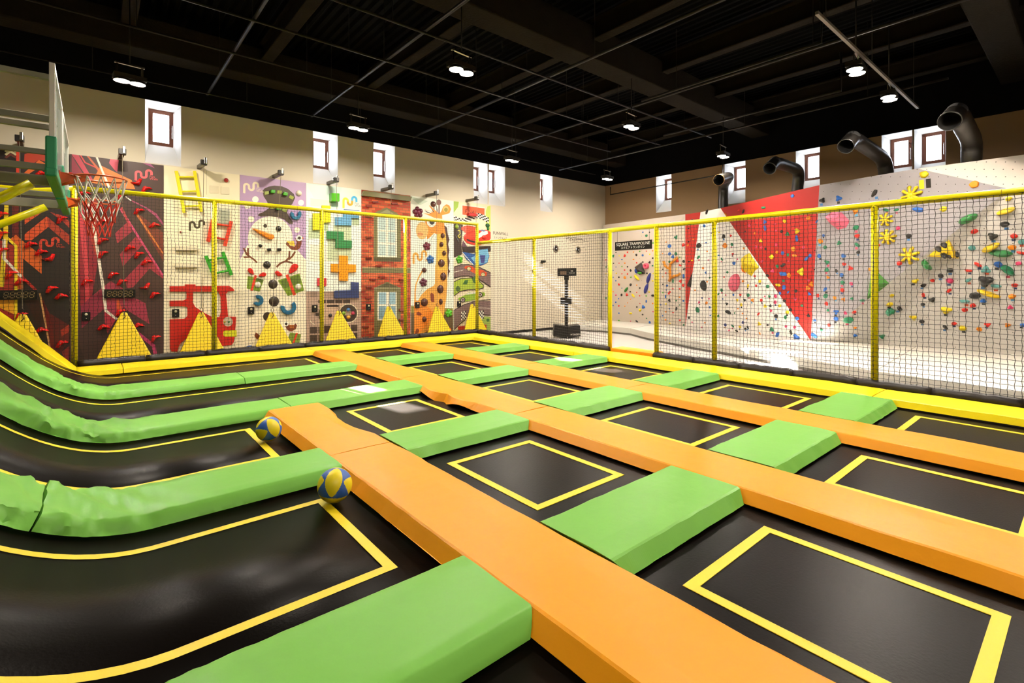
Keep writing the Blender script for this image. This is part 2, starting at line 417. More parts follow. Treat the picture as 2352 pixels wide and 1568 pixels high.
for c in (1, 2, 3):
    for r in range(5):
        if c == 1 and r < 2: continue
        yb, yt = ROWC[r+1], ROWC[r]
        lab = 'black rectangular trampoline bed, %s one %s' % (['farthest','second farthest','third farthest','fourth farthest','nearest'][r] if c > 1 else ['','','farthest','middle','nearest'][r], CN[c])
        bed(COLC[c-1]+.27, COLC[c]-.27, yb+.27, yt-.27, COLC[c-1]+.53, COLC[c]-.53, yb+.555, yt-.555, lab, G1)
lane(COLC[1]-.27, ROWC[1]+.27, ROWC[0]-.27, COLC[1]-.53, ROWC[1]+.555, ROWC[0]-.555, 'farthest long black trampoline lane under the yellow border, curving up at left', G2)
lane(COLC[1]-.27, ROWC[2]+.27, ROWC[1]-.27, COLC[1]-.53, ROWC[2]+.555, ROWC[1]-.555, 'long black trampoline lane between the two longest green pads, curving up at left', G2)
lane(COLC[0]-.27, ROWC[3]+.27, ROWC[2]-.27, COLC[0]-.53, ROWC[3]+.555, ROWC[2]-.555, 'black trampoline lane holding the farther ball, curving up at left', G2)
lane(COLC[0]-.27, ROWC[4]+.27, ROWC[3]-.27, COLC[0]-.53, ROWC[4]+.555, ROWC[3]-.555, 'black trampoline lane holding the nearer ball, curving up at left', G2)
lane(COLC[0]-.27, ROWC[5]+.27, ROWC[4]-.27, COLC[0]-.53, ROWC[5]+.555, ROWC[4]-.555, 'black trampoline lane at the bottom edge, in front of the nearest green pad', G2)

# ---- pads: a trapezoid section swept along a path, with soft vinyl folds
PZ0, PZ1 = .022, .105
SEC = [(-.35, 0), (-.35, .018), (-.285, .92), (-.27, 1), (-.12, 1.02), (.12, 1.02), (.27, 1), (.285, .92), (.35, .018), (.35, 0)]
def sweep(path, fr, sec, m, wr=None):
    """path: points; fr(i) -> (side, up) vectors; sec rows of (offset, height 0..1)"""
    mb = MB(); vs = []; ns = len(sec)
    for i, p in enumerate(path):
        s, u = fr(i)
        for j, (a, h) in enumerate(sec):
            q = Vector(p) + s*a + u*(PZ0 + (PZ1 - PZ0)*h)
            if wr: q = q + wr(i, j, p, s, u)
            vs.append(q)
    fs = []
    for i in range(len(path)-1):
        for j in range(ns):
            fs.append((i*ns+j, i*ns+(j+1) % ns, (i+1)*ns+(j+1) % ns, (i+1)*ns+j))
    fs.append(tuple(range(ns))); fs.append(tuple((len(path)-1)*ns + j for j in range(ns-1, -1, -1)))
    mb.add(vs, fs, m, False)
    return mb
def straight(mb_m, a, b, axis, c, name, label, cat, grp, hang0=0, hang1=0, sec=SEC, fold=None, ends=(0, 0), n=40):
    """pad with centre line axis ('x' or 'y') from a to b at cross coordinate c; hangN: overhang of the top edge over a neighbour's slope"""
    ts = [a + (b-a)*i/n for i in range(n+1)]
    path = [(t, c, 0) if axis == 'x' else (c, t, 0) for t in ts]
    side = Vector((0, 1, 0)) if axis == 'x' else Vector((1, 0, 0)); al = Vector((1, 0, 0)) if axis == 'x' else Vector((0, 1, 0))
    sd = random.random()*50
    def wr(i, j, p, s, u):
        h = sec[j][1]; o = Vector((0, 0, 0))
        if i < 3: o -= al*hang0*min(h, 1)*(1 - i/3)
        if i > n-3: o += al*hang1*min(h, 1)*(1 - (n-i)/3)
        t = ts[i]
        w = .012*noise.noise(Vector((t*2.2 + sd, sec[j][0]*4, .3)))
        o += u*w*(.6 if 0 < h else 0)
        if 0 < h < .95: o += s*(.5*w + .007*math.sin(t*23 + sd)*noise.noise(Vector((t*1.5, sd, 0))))*(1 if sec[j][0] > 0 else -1)
        if fold: o += fold(t, sec[j][0], h, s, u)
        return o
    mb = sweep(path, lambda i: (side, Vector((0, 0, 1))), sec, mb_m, wr)
    o = mb.build(name, bevel=.009, seg=2)
    return tag(o, label, cat, grp)
OG, GG, YG = 'orange strip pads on the trampoline court', 'green cross pads on the trampoline court', 'yellow border pads of the court'
def dent(y0, y1, amt, side):
    def f(t, off, h, s, u):
        if y0 < t < y1 and off*side > .2:
            k = math.sin((t-y0)/(y1-y0)*PI)
            return s*(-amt*k*side*(1 if h < .9 else .5)) - u*(.03*k if h > .5 else 0)
        return Vector((0,0,0))
    return f
def wavy(y0, y1):
    def f(t, off, h, s, u):
        if y0 < t < y1 and off < -.2:
            return s*(-.07*abs(math.sin((t-y0)/(y1-y0)*2*PI))) + u*(.035*math.sin((t-y0)*7) if h < .5 else 0)
        return Vector((0,0,0))
    return f
GAP = .006
straight(ORANGE, 4.245, ROWC[2]-.36, 'y', COLC[0], 'orange_pad', 'shorter orange pad beside the farther ball, with a curved right edge', 'pad', OG, 0, .035, fold=dent(4.6, 5.8, .09, 1))
straight(ORANGE, -4.5, 4.235, 'y', COLC[0], 'orange_pad', 'nearest wide orange pad running from the nearer ball to the bottom edge', 'pad', OG, n=80)
def seg_y(c, ys, labs, folds=()):
    for i, (a, b) in enumerate(zip(ys[:-1], ys[1:])):
        straight(ORANGE, a+GAP, b-GAP, 'y', c, 'orange_pad', labs[i], 'pad', OG, 0, .06 if i == len(ys)-2 else 0, fold=folds[i] if i < len(folds) else None, n=50)
seg_y(COLC[1], [-4.5, 4.236, 6.9, 10.65], ['orange pad of the middle strip, nearest length reaching the right edge', 'orange pad of the middle strip with a loose wavy left edge', 'orange pad of the middle strip touching the far yellow border'], [None, wavy(4.9, 6.2), None])
seg_y(COLC[2], [-4.5, 4.236, 6.6, 10.65], ['orange pad of the right strip, nearest length reaching the right edge', 'orange pad of the right strip, middle length opposite the doorway', 'orange pad of the right strip touching the far yellow border'])
GS = .275
def green(c, r, label):
    x0, x1 = COLC[c-1], COLC[c]
    sd = random.random()*9
    def fold(t, off, h, s, u):
        if off < -.2 and 0 < h < 1:
            return (s*-1 + u*.25)*(.011*max(0, noise.noise(Vector((t*5 + h*1.5, h*.8, sd)))))
        return Vector((0,0,0))
    xa, xb = x0 + .368, x1 - .368
    straight(GREEN, xa, xb, 'x', ROWC[r], 'green_pad', label, 'pad', GG, .075, .075, fold=fold, n=90)
W = {1: 'between the left and middle orange strips', 2: 'between the middle and right orange strips', 3: 'beside the right yellow border'}
green(1, 3, 'green cross pad directly right of the two balls, between the left and middle orange strips')
green(1, 4, 'nearest green cross pad between the left and middle orange strips')
for c in (2, 3):
    for r, k in ((1, 'farthest'), (2, 'second farthest'), (3, 'second nearest'), (4, 'nearest')):
        green(c, r, '%s of the four green cross pads %s' % (k, W[c]))
# long green pads that climb the bank, with gathered folds in the bend
def bank_pad(c, xr, xl, hang, label, seed, amp=.02):
    xs = []; x = xr
    while x > xl: xs.append(x); x -= .05 if x > .9 else .022
    xs.append(xl)
    path = [(x, c, bank(x)) for x in xs]
    def fr(i):
        return Vector((0, 1, 0)), bank_n(xs[i])
    sec = [(-.35, 0), (-.35, .018), (-.33, .35), (-.305, .7), (-.285, .92), (-.27, 1), (-.18, 1.02), (-.09, 1.02), (0, 1.02), (.09, 1.02), (.18, 1.02), (.27, 1), (.285, .92), (.35, .018), (.35, 0)]
    def wr(i, j, p, s, u):
        x = xs[i]; off, h = sec[j]; o = Vector((0, 0, 0))
        if i < 3: o += Vector((1, 0, 0))*hang*min(h, 1)*(1 - i/3)
        k = math.exp(-((x + .25)/.55)**2)
        if h > .1:
            w = noise.noise(Vector((x*7 + off*5, off*3.2, seed))) + .9*abs(noise.noise(Vector((x*14 + off*3, off*4, seed+4))))
            o += u*(amp*2.1*k*w + .006*noise.noise(Vector((x*2, off*4, seed))))
        if 0 < h < .95: o += s*(amp*1.6*k*noise.noise(Vector((x*13, h*2, seed+9))))*(-1 if off < 0 else 1)
        return o
    mb = sweep(path, fr, sec, GREEN, wr); mb.sm = [True]*(len(mb.f)-2) + [False]*2
    o = mb.build('green_pad'); 
    md = o.modifiers.new('split', 'EDGE_SPLIT'); md.split_angle = math.radians(38)
    return tag(o, label, 'pad', GG)
bank_pad(ROWC[1], 1.775, -2.1, 0, 'farthest long green pad, its length left of the seam, climbing the bank', 1.2)
straight(GREEN, 1.787, COLC[1]-.36, 'x', ROWC[1], 'green_pad', 'farthest long green pad, its length right of the seam', 'pad', GG, 0, .075)
bank_pad(ROWC[2], 1.795, -2.1, 0, 'wrinkled long green pad passing behind the farther ball and climbing the bank', 5.7, .026)
straight(GREEN, 1.807, COLC[1]-.36, 'x', ROWC[2], 'green_pad', 'green pad with the white sun patch, behind the end of the left orange strip', 'pad', GG, 0, .075)
bank_pad(ROWC[3], COLC[0]-.36, -.275, .075, 'wide green pad between the two balls, right of its seam at the bank', 9.1, .018)
bank_pad(ROWC[3], -.285, -2.1, 0, 'wide green pad climbing the bank at the left edge, left of the seam', 3.3, .022)
bank_pad(ROWC[4], COLC[0]-.36, -2.1, .075, 'nearest green pad, filling the bottom of the frame left of the orange strip', 12.4, .014)

# yellow border pads
YS = [(-.3, 0), (-.3, .018), (-.27, .92), (-.25, 1), (0, 1.02), (.36, 1.02), (.375, .95), (.375, 0)]
BY, BXR = ROWC[0]-.0, COLC[3]
def ypad(a, b, axis, c, sec, label, miter=None):
    return straight(YELLOW, a, b, axis, c, 'yellow_pad', label, 'pad', YG, sec=sec, n=30)
for a, b, lab in ((.4, 3.6, 'far yellow border pad, length below the cream and snowman panels'), (3.6, 6.1, 'far yellow border pad, length below the brick panel'), (6.1, 8.25, 'far yellow border pad, length ending at the court corner')):
    ypad(a+GAP, b-GAP, 'x', BY, YS, lab)
YS2 = [(-a, h) for a, h in YS][::-1]
for a, b, lab in ((7.1, 10.66, 'right yellow border pad, length between the court corner and the doorway'), (4.62, 7.1, 'right yellow border pad, length in front of the doorway'), (1.9, 4.62, 'right yellow border pad, length under the net right of the doorway'), (-4, 1.9, 'right yellow border pad, length running out of the right edge')):
    straight(YELLOW, a+GAP, b-GAP, 'y', BXR, 'yellow_pad', lab, 'pad', YG, sec=YS, n=30)
def bankb(x): return 0 if x > -.25 else 1.08*(-.25 - x)
straight(YELLOW, -.24, .4-GAP, 'x', BY, 'yellow_pad', 'far yellow border pad, short flat length at the foot of the bank', 'pad', YG, sec=YS, n=12)
xs = [-.25 - .04*i for i in range(47)]
mb = sweep([(x, BY, bankb(x)) for x in xs], lambda i: (Vector((0,1,0)), Vector((.73, 0, .68))), YS, YELLOW, lambda i, j, p, s, u: u*.01*noise.noise(Vector((xs[i]*6, j*.7, 2))))
tag(mb.build('yellow_pad'), 'far yellow border pad, length climbing the bank at left', 'pad', YG)

# balls
BLUE, YEL = mat('ball_blue', '#2f5fb4', .45, .02, 90), mat('ball_yellow', '#f3dc1c', .45, .02, 90)
def ball(x, y, face, roll, label):
    R = .119; mb = MB(); nu, nv = 168, 84; c = Vector((0, 0, 0)); vs = []
    f = Vector(face).normalized(); a = f.cross(Vector((0,0,1))).normalized(); b = a.cross(f)
    ax = (b*math.cos(roll) + a*math.sin(roll)).normalized(); sx = ax.cross(f).normalized()
    L6 = [(f, ax, sx), (-f, ax, sx), (sx, f, ax), (-sx, f, ax), (ax, sx, f), (-ax, sx, f)]
    def yellow(n):
        for c, lo, wd in L6:
            d = n.dot(c)
            if d > .2:
                a, b = math.atan2(n.dot(lo), d), math.atan2(n.dot(wd), d)
                if (a/.97)**2 + (b/.5)**2 < 1: return True
        return False
    for i in range(nv+1):
        for j in range(nu):
            t, p = PI*i/nv, 2*PI*j/nu; vs.append(Vector((math.sin(t)*math.cos(p), math.sin(t)*math.sin(p), math.cos(t))))
    fy, fb = [], []
    for i in range(nv):
        for j in range(nu):
            q = (i*nu+j, (i+1)*nu+j, (i+1)*nu+(j+1) % nu, i*nu+(j+1) % nu)
            n = sum((vs[k] for k in q), Vector())/4
            (fy if yellow(n.normalized()) else fb).append(q)
    mb.add([v*R for v in vs], fy, YEL, True); o = len(mb.v)
    k = mb.mi(BLUE)
    for q in fb: mb.f.append(list(q)); mb.m.append(k); mb.sm.append(True)
    o = mb.build('basketball'); o.location = (x, y, R+.004); return tag(o, label, 'ball', 'basketballs on the court')
ball(1.335, 3.562, (-.35, -.75, .62), -.15, 'nearer blue and yellow basketball, against the long orange strip')
ball(1.338, 5.33, (.2, -.86, .3), .3, 'farther blue and yellow basketball, beside the end of the short orange pad')

# ================================================================== NET FENCES
CELL, CR = .06, .0034
def net(parent, org, d, length, z0f, z1, name='net', label=None):
    """square knotted net in the vertical plane through org along d, from z0f(t) up to z1"""
    d = Vector(d); nrm = Vector((0,0,1)).cross(d); mb = MB(); org = Vector(org)
    nx = max(2, int(length/CELL)); zb = min(z0f(0), z0f(length)); nz = int((z1 - zb)/CELL)
    def knot(i, j):
        t = length*i/nx; z = zb + (z1 - zb)*j/nz
        q = .004*(1 if (i + j) % 2 else -1)
        t2 = t + q + .02*noise.noise(Vector((t*.9, z*1.1, org.x)))
        return Vector((org.x, org.y, 0)) + d*t2 + Vector((0, 0, z + .003*(1 if i % 2 else -1)*(.5 + .5*(j % 2)) + .025*noise.noise(Vector((t*1.3, z*.8, 3+org.y))))) + nrm*.03*noise.noise(Vector((t*.7, z*.7, 7)))
    tri = [(math.cos(2*PI*k/3)*CR, math.sin(2*PI*k/3)*CR) for k in range(3)]
    def strand(pts, a, b):
        if len(pts) < 2: return
        vs = [p + a*x + b*y for p in pts for x, y in tri]
        fs = [(i*3+k, i*3+(k+1) % 3, i*3+3+(k+1) % 3, i*3+3+k) for i in range(len(pts)-1) for k in range(3)]
        mb.add(vs, fs, CORD)
    up = Vector((0,0,1))
    ok = lambda i, j: zb + (z1-zb)*j/nz >= z0f(length*i/nx) - .01
    for j in range(nz+1):
        run = []
        for i in range(nx+1):
            if ok(i, j): run.append(knot(i, j))
            else: strand(run, nrm, up); run = []
        strand(run, nrm, up)
    for i in range(nx+1): strand([knot(i, j) for j in range(nz+1) if ok(i, j)], nrm, d)
    o = mb.build(name, parent=parent, fix=False)
    if label: o['label'] = label
    return o
PR = .046
def seg_rail(parent, pts, name, step=1.15):
    mb = MB(); mb.tube(pts, PR, 14, FOAM); o = mb.build(name, parent=parent)
    # foam sleeve joints
    a, b = Vector(pts[0]), Vector(pts[-1]); n = int((b-a).length/step); mj = MB()
    for k in range(1, n):
        p = a.lerp(b, k/n); q = (b-a).normalized()*.004; mj.tube([p-q, p+q], PR+.0012, 14, mat('foam_joint', '#c9a808', .5), cap=False)
    if n > 1: mj.build('sleeve_joint', parent=o)
    return o
RB, RR = 1.6 + (3.28-1.6)*.956, 1.6 + (2.71-1.6)*.956
fb = thing('net_fence', (3, FY, 0), 'tall black net fence with yellow padded posts in front of the picture panels', 'net fence')
pxs = [on_y(u, 700, FY).x for u in (171, 492, 739, 931)] + [FX]
for i, x in enumerate(pxs):
    mb = MB(); mb.tube([(x, FY, .02 if x > 0 else bankb(x)+.02), (x, FY, RB)], PR, 14, FOAM); mb.build('post', parent=fb)
seg_rail(fb, [(pxs[0]-.02, FY, RB), (FX+.03, FY, RB)], 'rail')
seg_rail(fb, [(pxs[0], FY, RB), (pxs[0]-.22, FY, RB-.06), (pxs[0]-.5, FY, RB-.1), (-2.1, FY, RB-.1)], 'rail')
for a, b in zip(pxs[:-1], pxs[1:]): net(fb, (a, FY-PR-.012, 0), (1,0,0), b-a, lambda t: .16, RB-.03)
net(fb, (-2.1, FY-PR-.012, 0), (1,0,0), pxs[0]+2.1, lambda t: bankb(-2.1+t)+.12, RB-.12)
def tubepad(parent, pts, n):
    """black padded sleeve along the foot of a net, lashed at intervals"""
    a, b = Vector(pts[0]), Vector(pts[1])
    for k in range(n):
        p, q = a.lerp(b, k/n), a.lerp(b, (k+1)/n); d = (q-p).normalized()
        mb = MB(); m = 10; P = [p.lerp(q, .003 + .994*i/m) for i in range(m+1)]
        P = [x + Vector((0,0,.006*math.sin(i*2.1+k))) for i, x in enumerate(P)]
        mb.tube(P, [.07] + [.082 + .004*math.sin(i*3.3+k*2) for i in range(1, m)] + [.07], 12, BLACKPAD)
        o = mb.build('foot_pad', parent=parent)
    return
TZ = .12
tubepad(fb, [(-.2, FY-.02, TZ), (FX+.02, FY-.02, TZ)], 9)
mb = MB()
for i in range(34): mb.lathe([(.006, 0), (.006, .004)], (.5 + i*.24, FY-.105, TZ-.03), (0,-1,0), 8, STEEL, cap=True)
mb.build('eyelet', parent=fb)['label'] = 'row of steel eyelets'
fr = thing('net_fence', (FX, 6, 0), 'lower black net fence with yellow posts before the climbing wall, with a doorway gap', 'net fence')
pys = [on_x(u, 700, FX).y for u in (1227, 1401, 1508, 1641, 2009)] + [-.3, -2.7]
for y in pys:
    mb = MB(); mb.tube([(FX, y, .02), (FX, y, RR)], PR, 14, FOAM); mb.build('post', parent=fr)
seg_rail(fr, [(FX, FY-.06, RR), (FX, -2.8, RR)], 'rail')
ed = [FY-.1] + pys
for a, b in zip(ed[:-1], ed[1:]):
    if abs(a - pys[1]) < .01: continue
    net(fr, (FX-PR-.012, b, 0), (0,1,0), a-b, lambda t: .16, RR-.03)
tubepad(fr, [(FX-.02, FY-.12, TZ), (FX-.02, pys[1]-.03, TZ)], 5); tubepad(fr, [(FX-.02, pys[2]+.03, TZ), (FX-.02, -2.8, TZ)], 10)
mb = MB()
for i in range(20): mb.lathe([(.006, 0), (.006, .004)], (FX-.105, 7.0 + i*.22, TZ-.03), (-1,0,0), 8, STEEL, cap=True)
for i in range(30): mb.lathe([(.006, 0), (.006, .004)], (FX-.105, -1 + i*.22, TZ-.03), (-1,0,0), 8, STEEL, cap=True)
mb.build('eyelet', parent=fr)['label'] = 'row of steel eyelets'
mb = MB(); mb.prism([(FX-.06, pys[2]+.06, -.06), (FX-.06, pys[1]-.06, -.06), (FX+.33, pys[1]-.06, -.06), (FX+.33, pys[2]+.06, -.06)], (0,0,.225), ORANGE)
tag(mb.build('orange_pad', bevel=.015), 'small orange threshold pad lying in the doorway of the net', 'pad', OG)

# sign under the rail of the doorway
sg = thing('hanging_sign', (FX-.02, 6.4, 2.2), 'black rectangular sign with white lettering hung in the net doorway', 'sign')
a, b, c, d = (on_x(u, v, FX-.02) for u, v in ((1413, 556), (1497, 550), (1497, 571), (1413, 576)))
zt, zb_ = (a.z+b.z)/2, (c.z+d.z)/2; y0, y1 = a.y, b.y
mb = MB(); mb.box((FX-.025, y1, zb_), (FX-.01, y0, zt), BLACKPL); mb.build('board', parent=sg)
mb = MB(); W_ = flat('#f2efe8'); yc = (y0+y1)/2
text_mesh(mb, 'SQUARE TRAMPOLINE', (FX-.026, yc, zb_ + (zt-zb_)*.53), (0,-1,0), (0,0,1), (y0-y1)*.092, W_, align='CENTER')
text_mesh(mb, 'スクエアトランポリン', (FX-.026, yc, zb_ + (zt-zb_)*.17), (0,-1,0), (0,0,1), (y0-y1)*.066, W_, align='CENTER')
mb.build('lettering', parent=sg, fix=False)
mb = MB()
for y in (y0-.06, y1+.06): mb.tube([(FX-.017, y, zt-.01), (FX-.017, y, RR-PR-.003)], .003, 6, CORD)
mb.build('cord', parent=sg)

# ================================================================== BASKETBALL HOOPS
TEAL = mat('green_board_pad', '#1f8a63', .5, .05, 20)
CLEAR = bpy.data.materials.new('clear_board'); CLEAR.use_nodes = True
nt = CLEAR.node_tree; nt.nodes.remove(nt.nodes['Principled BSDF']); t_ = nt.nodes.new('ShaderNodeBsdfTransparent'); g_ = nt.nodes.new('ShaderNodeBsdfGlossy'); x_ = nt.nodes.new('ShaderNodeMixShader'); df = nt.nodes.new('ShaderNodeBsdfDiffuse'); x2 = nt.nodes.new('ShaderNodeMixShader')
t_.inputs[0].default_value = (.86, .9, .88, 1); df.inputs[0].default_value = (.7, .75, .75, 1); x2.inputs[0].default_value = .12; g_.inputs['Roughness'].default_value = .05; x_.inputs[0].default_value = .08
nt.links.new(t_.outputs[0], x2.inputs[1]); nt.links.new(df.outputs[0], x2.inputs[2]); nt.links.new(x2.outputs[0], x_.inputs[1]); nt.links.new(g_.outputs[0], x_.inputs[2]); nt.links.new(x_.outputs[0], nt.nodes['Material Output'].inputs[0])
NETW, NETR = mat('white_net_cord', '#e9e5dc', .7), mat('red_net_cord', '#d63a2a', .7)
def hoop(y0, y1, xb, zb_, zt, rimz, yc, label, braces):
    r = thing('basketball_hoop', (xb, yc, rimz), label, 'basketball hoop', 'basketball hoops')
    mb = MB(); mb.box((xb-.012, y0+.04, zb_+.04), (xb+.004, y1-.04, zt-.04), CLEAR); mb.build('backboard', parent=r)
    mb = MB(); t = .045
    for a, b in (((xb-.035, y0, zb_), (xb+.006, y0+t, zt)), ((xb-.035, y1-t, zb_), (xb+.006, y1, zt)), ((xb-.035, y0+t, zt-t), (xb+.006, y1-t, zt)), ((xb-.035, y0+t, zb_), (xb+.006, y1-t, zb_+t)), ((xb-.03, (y0+y1)/2-.02, zb_+t), (xb-.013, (y0+y1)/2+.02, zt-t))): mb.box(a, b, WHITEFR)
    mb.build('board_frame', parent=r, bevel=.004)
    mb = MB(); w = .06                                   # protective pad on the lower edge and corners
    mb.box((xb-.06, y0-.03, zb_-.03), (xb+.02, y0+.05, zb_+.32), TEAL); mb.box((xb-.06, y1-.05, zb_-.03), (xb+.02, y1+.03, zb_+.32), TEAL)
    mb.box((xb-.063, y0-.033, zb_-.05), (xb+.023, y1+.033, zb_+.035), TEAL); p = mb.build('edge_pad', parent=r, bevel=.015)
    R = .225; cx = xb + .115 + R
    mb = MB(); mb.tube([(cx + R*math.cos(2*PI*i/40), yc + R*math.sin(2*PI*i/40), rimz) for i in range(41)], .0095, 8, RIM, cap=False)
    mb.prism([(xb+.012, yc-.07, rimz+.02), (xb+.15, yc-.045, rimz+.012), (cx-R+.03, yc-.06, rimz+.01), (cx-R+.1, yc-.1, rimz+.008), (cx-R+.1, yc-.1, rimz-.03), (cx-R+.03, yc-.05, rimz-.025), (xb+.012, yc-.07, rimz-.11)], (0, .008, 0), RIM)
    mb.prism([(xb+.012, yc+.07, rimz+.02), (xb+.15, yc+.045, rimz+.012), (cx-R+.1, yc+.1, rimz+.008), (cx-R+.1, yc+.1, rimz-.03), (xb+.012, yc+.07, rimz-.11)], (0, .008, 0), RIM)
    mb.box((xb+.012, yc-.07, rimz+.006), (xb+.16, yc+.07, rimz+.014), RIM)
    mb.box((xb+.006, yc-.1, rimz-.13), (xb+.016, yc+.1, rimz+.03), RIM)
    rim = mb.build('rim', parent=r)
    mw, mr = MB(), MB(); n = 12; lv = [(.0, .223), (.16, .19), (.25, .155), (.35, .13), (.46, .12)]
    def kp(i, l):
        a = 2*PI*(i + .5*(l % 2))/n; h, q = lv[l]; return Vector((cx + q*math.cos(a), yc + q*math.sin(a), rimz - .012 - h + .012*noise.noise(Vector((i, l, y0)))))
    for l in range(4):
        for i in range(n):
            for k in ((0, 0), (0, -1)) if l % 2 == 0 else ((0, 0), (0, 1)):
                (mw if l < 2 else mr).tube([kp(i, l), kp(i + k[1], l+1)], .006, 5, NETW if l < 2 else NETR, cap=False)
    nn = mw.build('net', parent=r); nn['label'] = 'white upper cords with red lower cords'; mr.build('lower_cords', parent=nn)
    for kind, pts in braces:
        mb = MB(); m = GREYBEAM
        (a, b), w, h = pts
        mb.bar(a, b, w, h, m); mb.build(kind, parent=r, bevel=.004)
    return r
def arm(u0, v0, v1, y, xa=-2.42, xe=-.31):
    """horizontal steel tube along x whose top and bottom edges show at (u0, v0) and (u0, v1)"""
    p, q = on_y(u0, v0, y), on_y(u0, v1, y); zc = (p.z + q.z)/2; return ((xa, y, zc), (xe, y, zc)), .05, abs(p.z - q.z)
XB = -.27
B1 = [('arm', arm(0, 150, 163, 6.35)), ('arm', arm(0, 249, 264, 7.6)), ('arm', arm(0, 271, 283, 6.35)), ('arm', arm(0, 331, 343, 7.0)), ('arm', arm(0, 366, 381, 6.6)), ('arm', arm(0, 393, 417, 6.9))]
h1 = hoop(6.22, 7.74, XB, 2.6, 3.6, 2.70, 7.0, 'nearer basketball hoop, with clear backboard seen edge-on at left', B1)
B2 = [('arm', arm(0, 432, 444, 8.3)), ('arm', arm(0, 450, 470, 8.85)), ('arm', arm(0, 268, 272, 9.4)), ('arm', arm(60, 436, 446, 9.3))]
h2 = hoop(7.95, 9.75, XB, 2.6, 3.6, 2.67, 8.85, 'farther basketball hoop, behind and below the nearer one', B2)
mb = MB()
for y in (6.35, 7.0, 7.6): mb.bar((-2.42, y, FZ), (-2.42, y, 3.6), .09, .09, GREYBEAM)
mb.build('upright', parent=h1)
mb = MB()
for y in (8.3, 8.85, 9.4): mb.bar((-2.42, y, FZ), (-2.42, y, 3.6), .09, .09, GREYBEAM)
mb.build('upright', parent=h2)
BR = 'yellow padded braces under the hoops'
for (p, q, y, lab, par) in (((0, 455), (72, 421), 6.78, 'thicker yellow padded brace under the nearer hoop, at the left edge', h1), ((0, 515), (106, 475), 8.72, 'thinner yellow padded brace under the farther hoop, at the left edge', h2)):
    a, b = on_y(*p, y), on_y(*q, y); d = (a - b)
    e = a.copy(); 
    for _ in range(400):
        if e.z < bank(e.x) + .25: break
        e += d*.02
    mb = MB(); mb.tube([b, a, e], .045, 14, FOAM); o = tag(mb.build('padded_brace'), lab, 'brace', BR)

# ================================================================== WALL PICTURE PANELS
US = [-99, 160, 376, 551, 703, 830, 943, 1042, 1127]
PXX = [on_y(160, 500, PY).x + (on_y(160, 500, PY).x - on_y(376, 500, PY).x)] + [on_y(u, 500, PY).x for u in US[1:]]
PTOP = 1.6 + (4.29 - 1.6)*K
class Crop:
    def __init__(s, ox, oy, sc): s.o = (ox, oy, sc)
    def w(s, x, y, yy): ox, oy, sc = s.o; return on_y(ox + x/sc, oy + y/sc, yy)
cA, cB, cC = Crop(0,480,4.239), Crop(150,480,4.2375), Crop(370,480,4.48)
cD, cE, cF = Crop(545,460,8.712), Crop(545,620,8.041), Crop(550,390,11.2)
cG, cH = Crop(695,400,7.841), Crop(695,590,7.469)
cI, cJ = Crop(825,430,8.708), Crop(825,600,8.254)
cK, cL = Crop(935,440,8.708), Crop(935,610,9.225)
cM, cN = Crop(1030,450,9.8), Crop(1030,600,8.709)
cP, cQ, cR5 = Crop(0,330,7.128), Crop(160,340,8.7125), Crop(370,370,10.455)
def pts(s): return [tuple(float(q) for q in p.split(',')) for p in s.split()]
BOARDEDGE = flat('#c9c0ab')
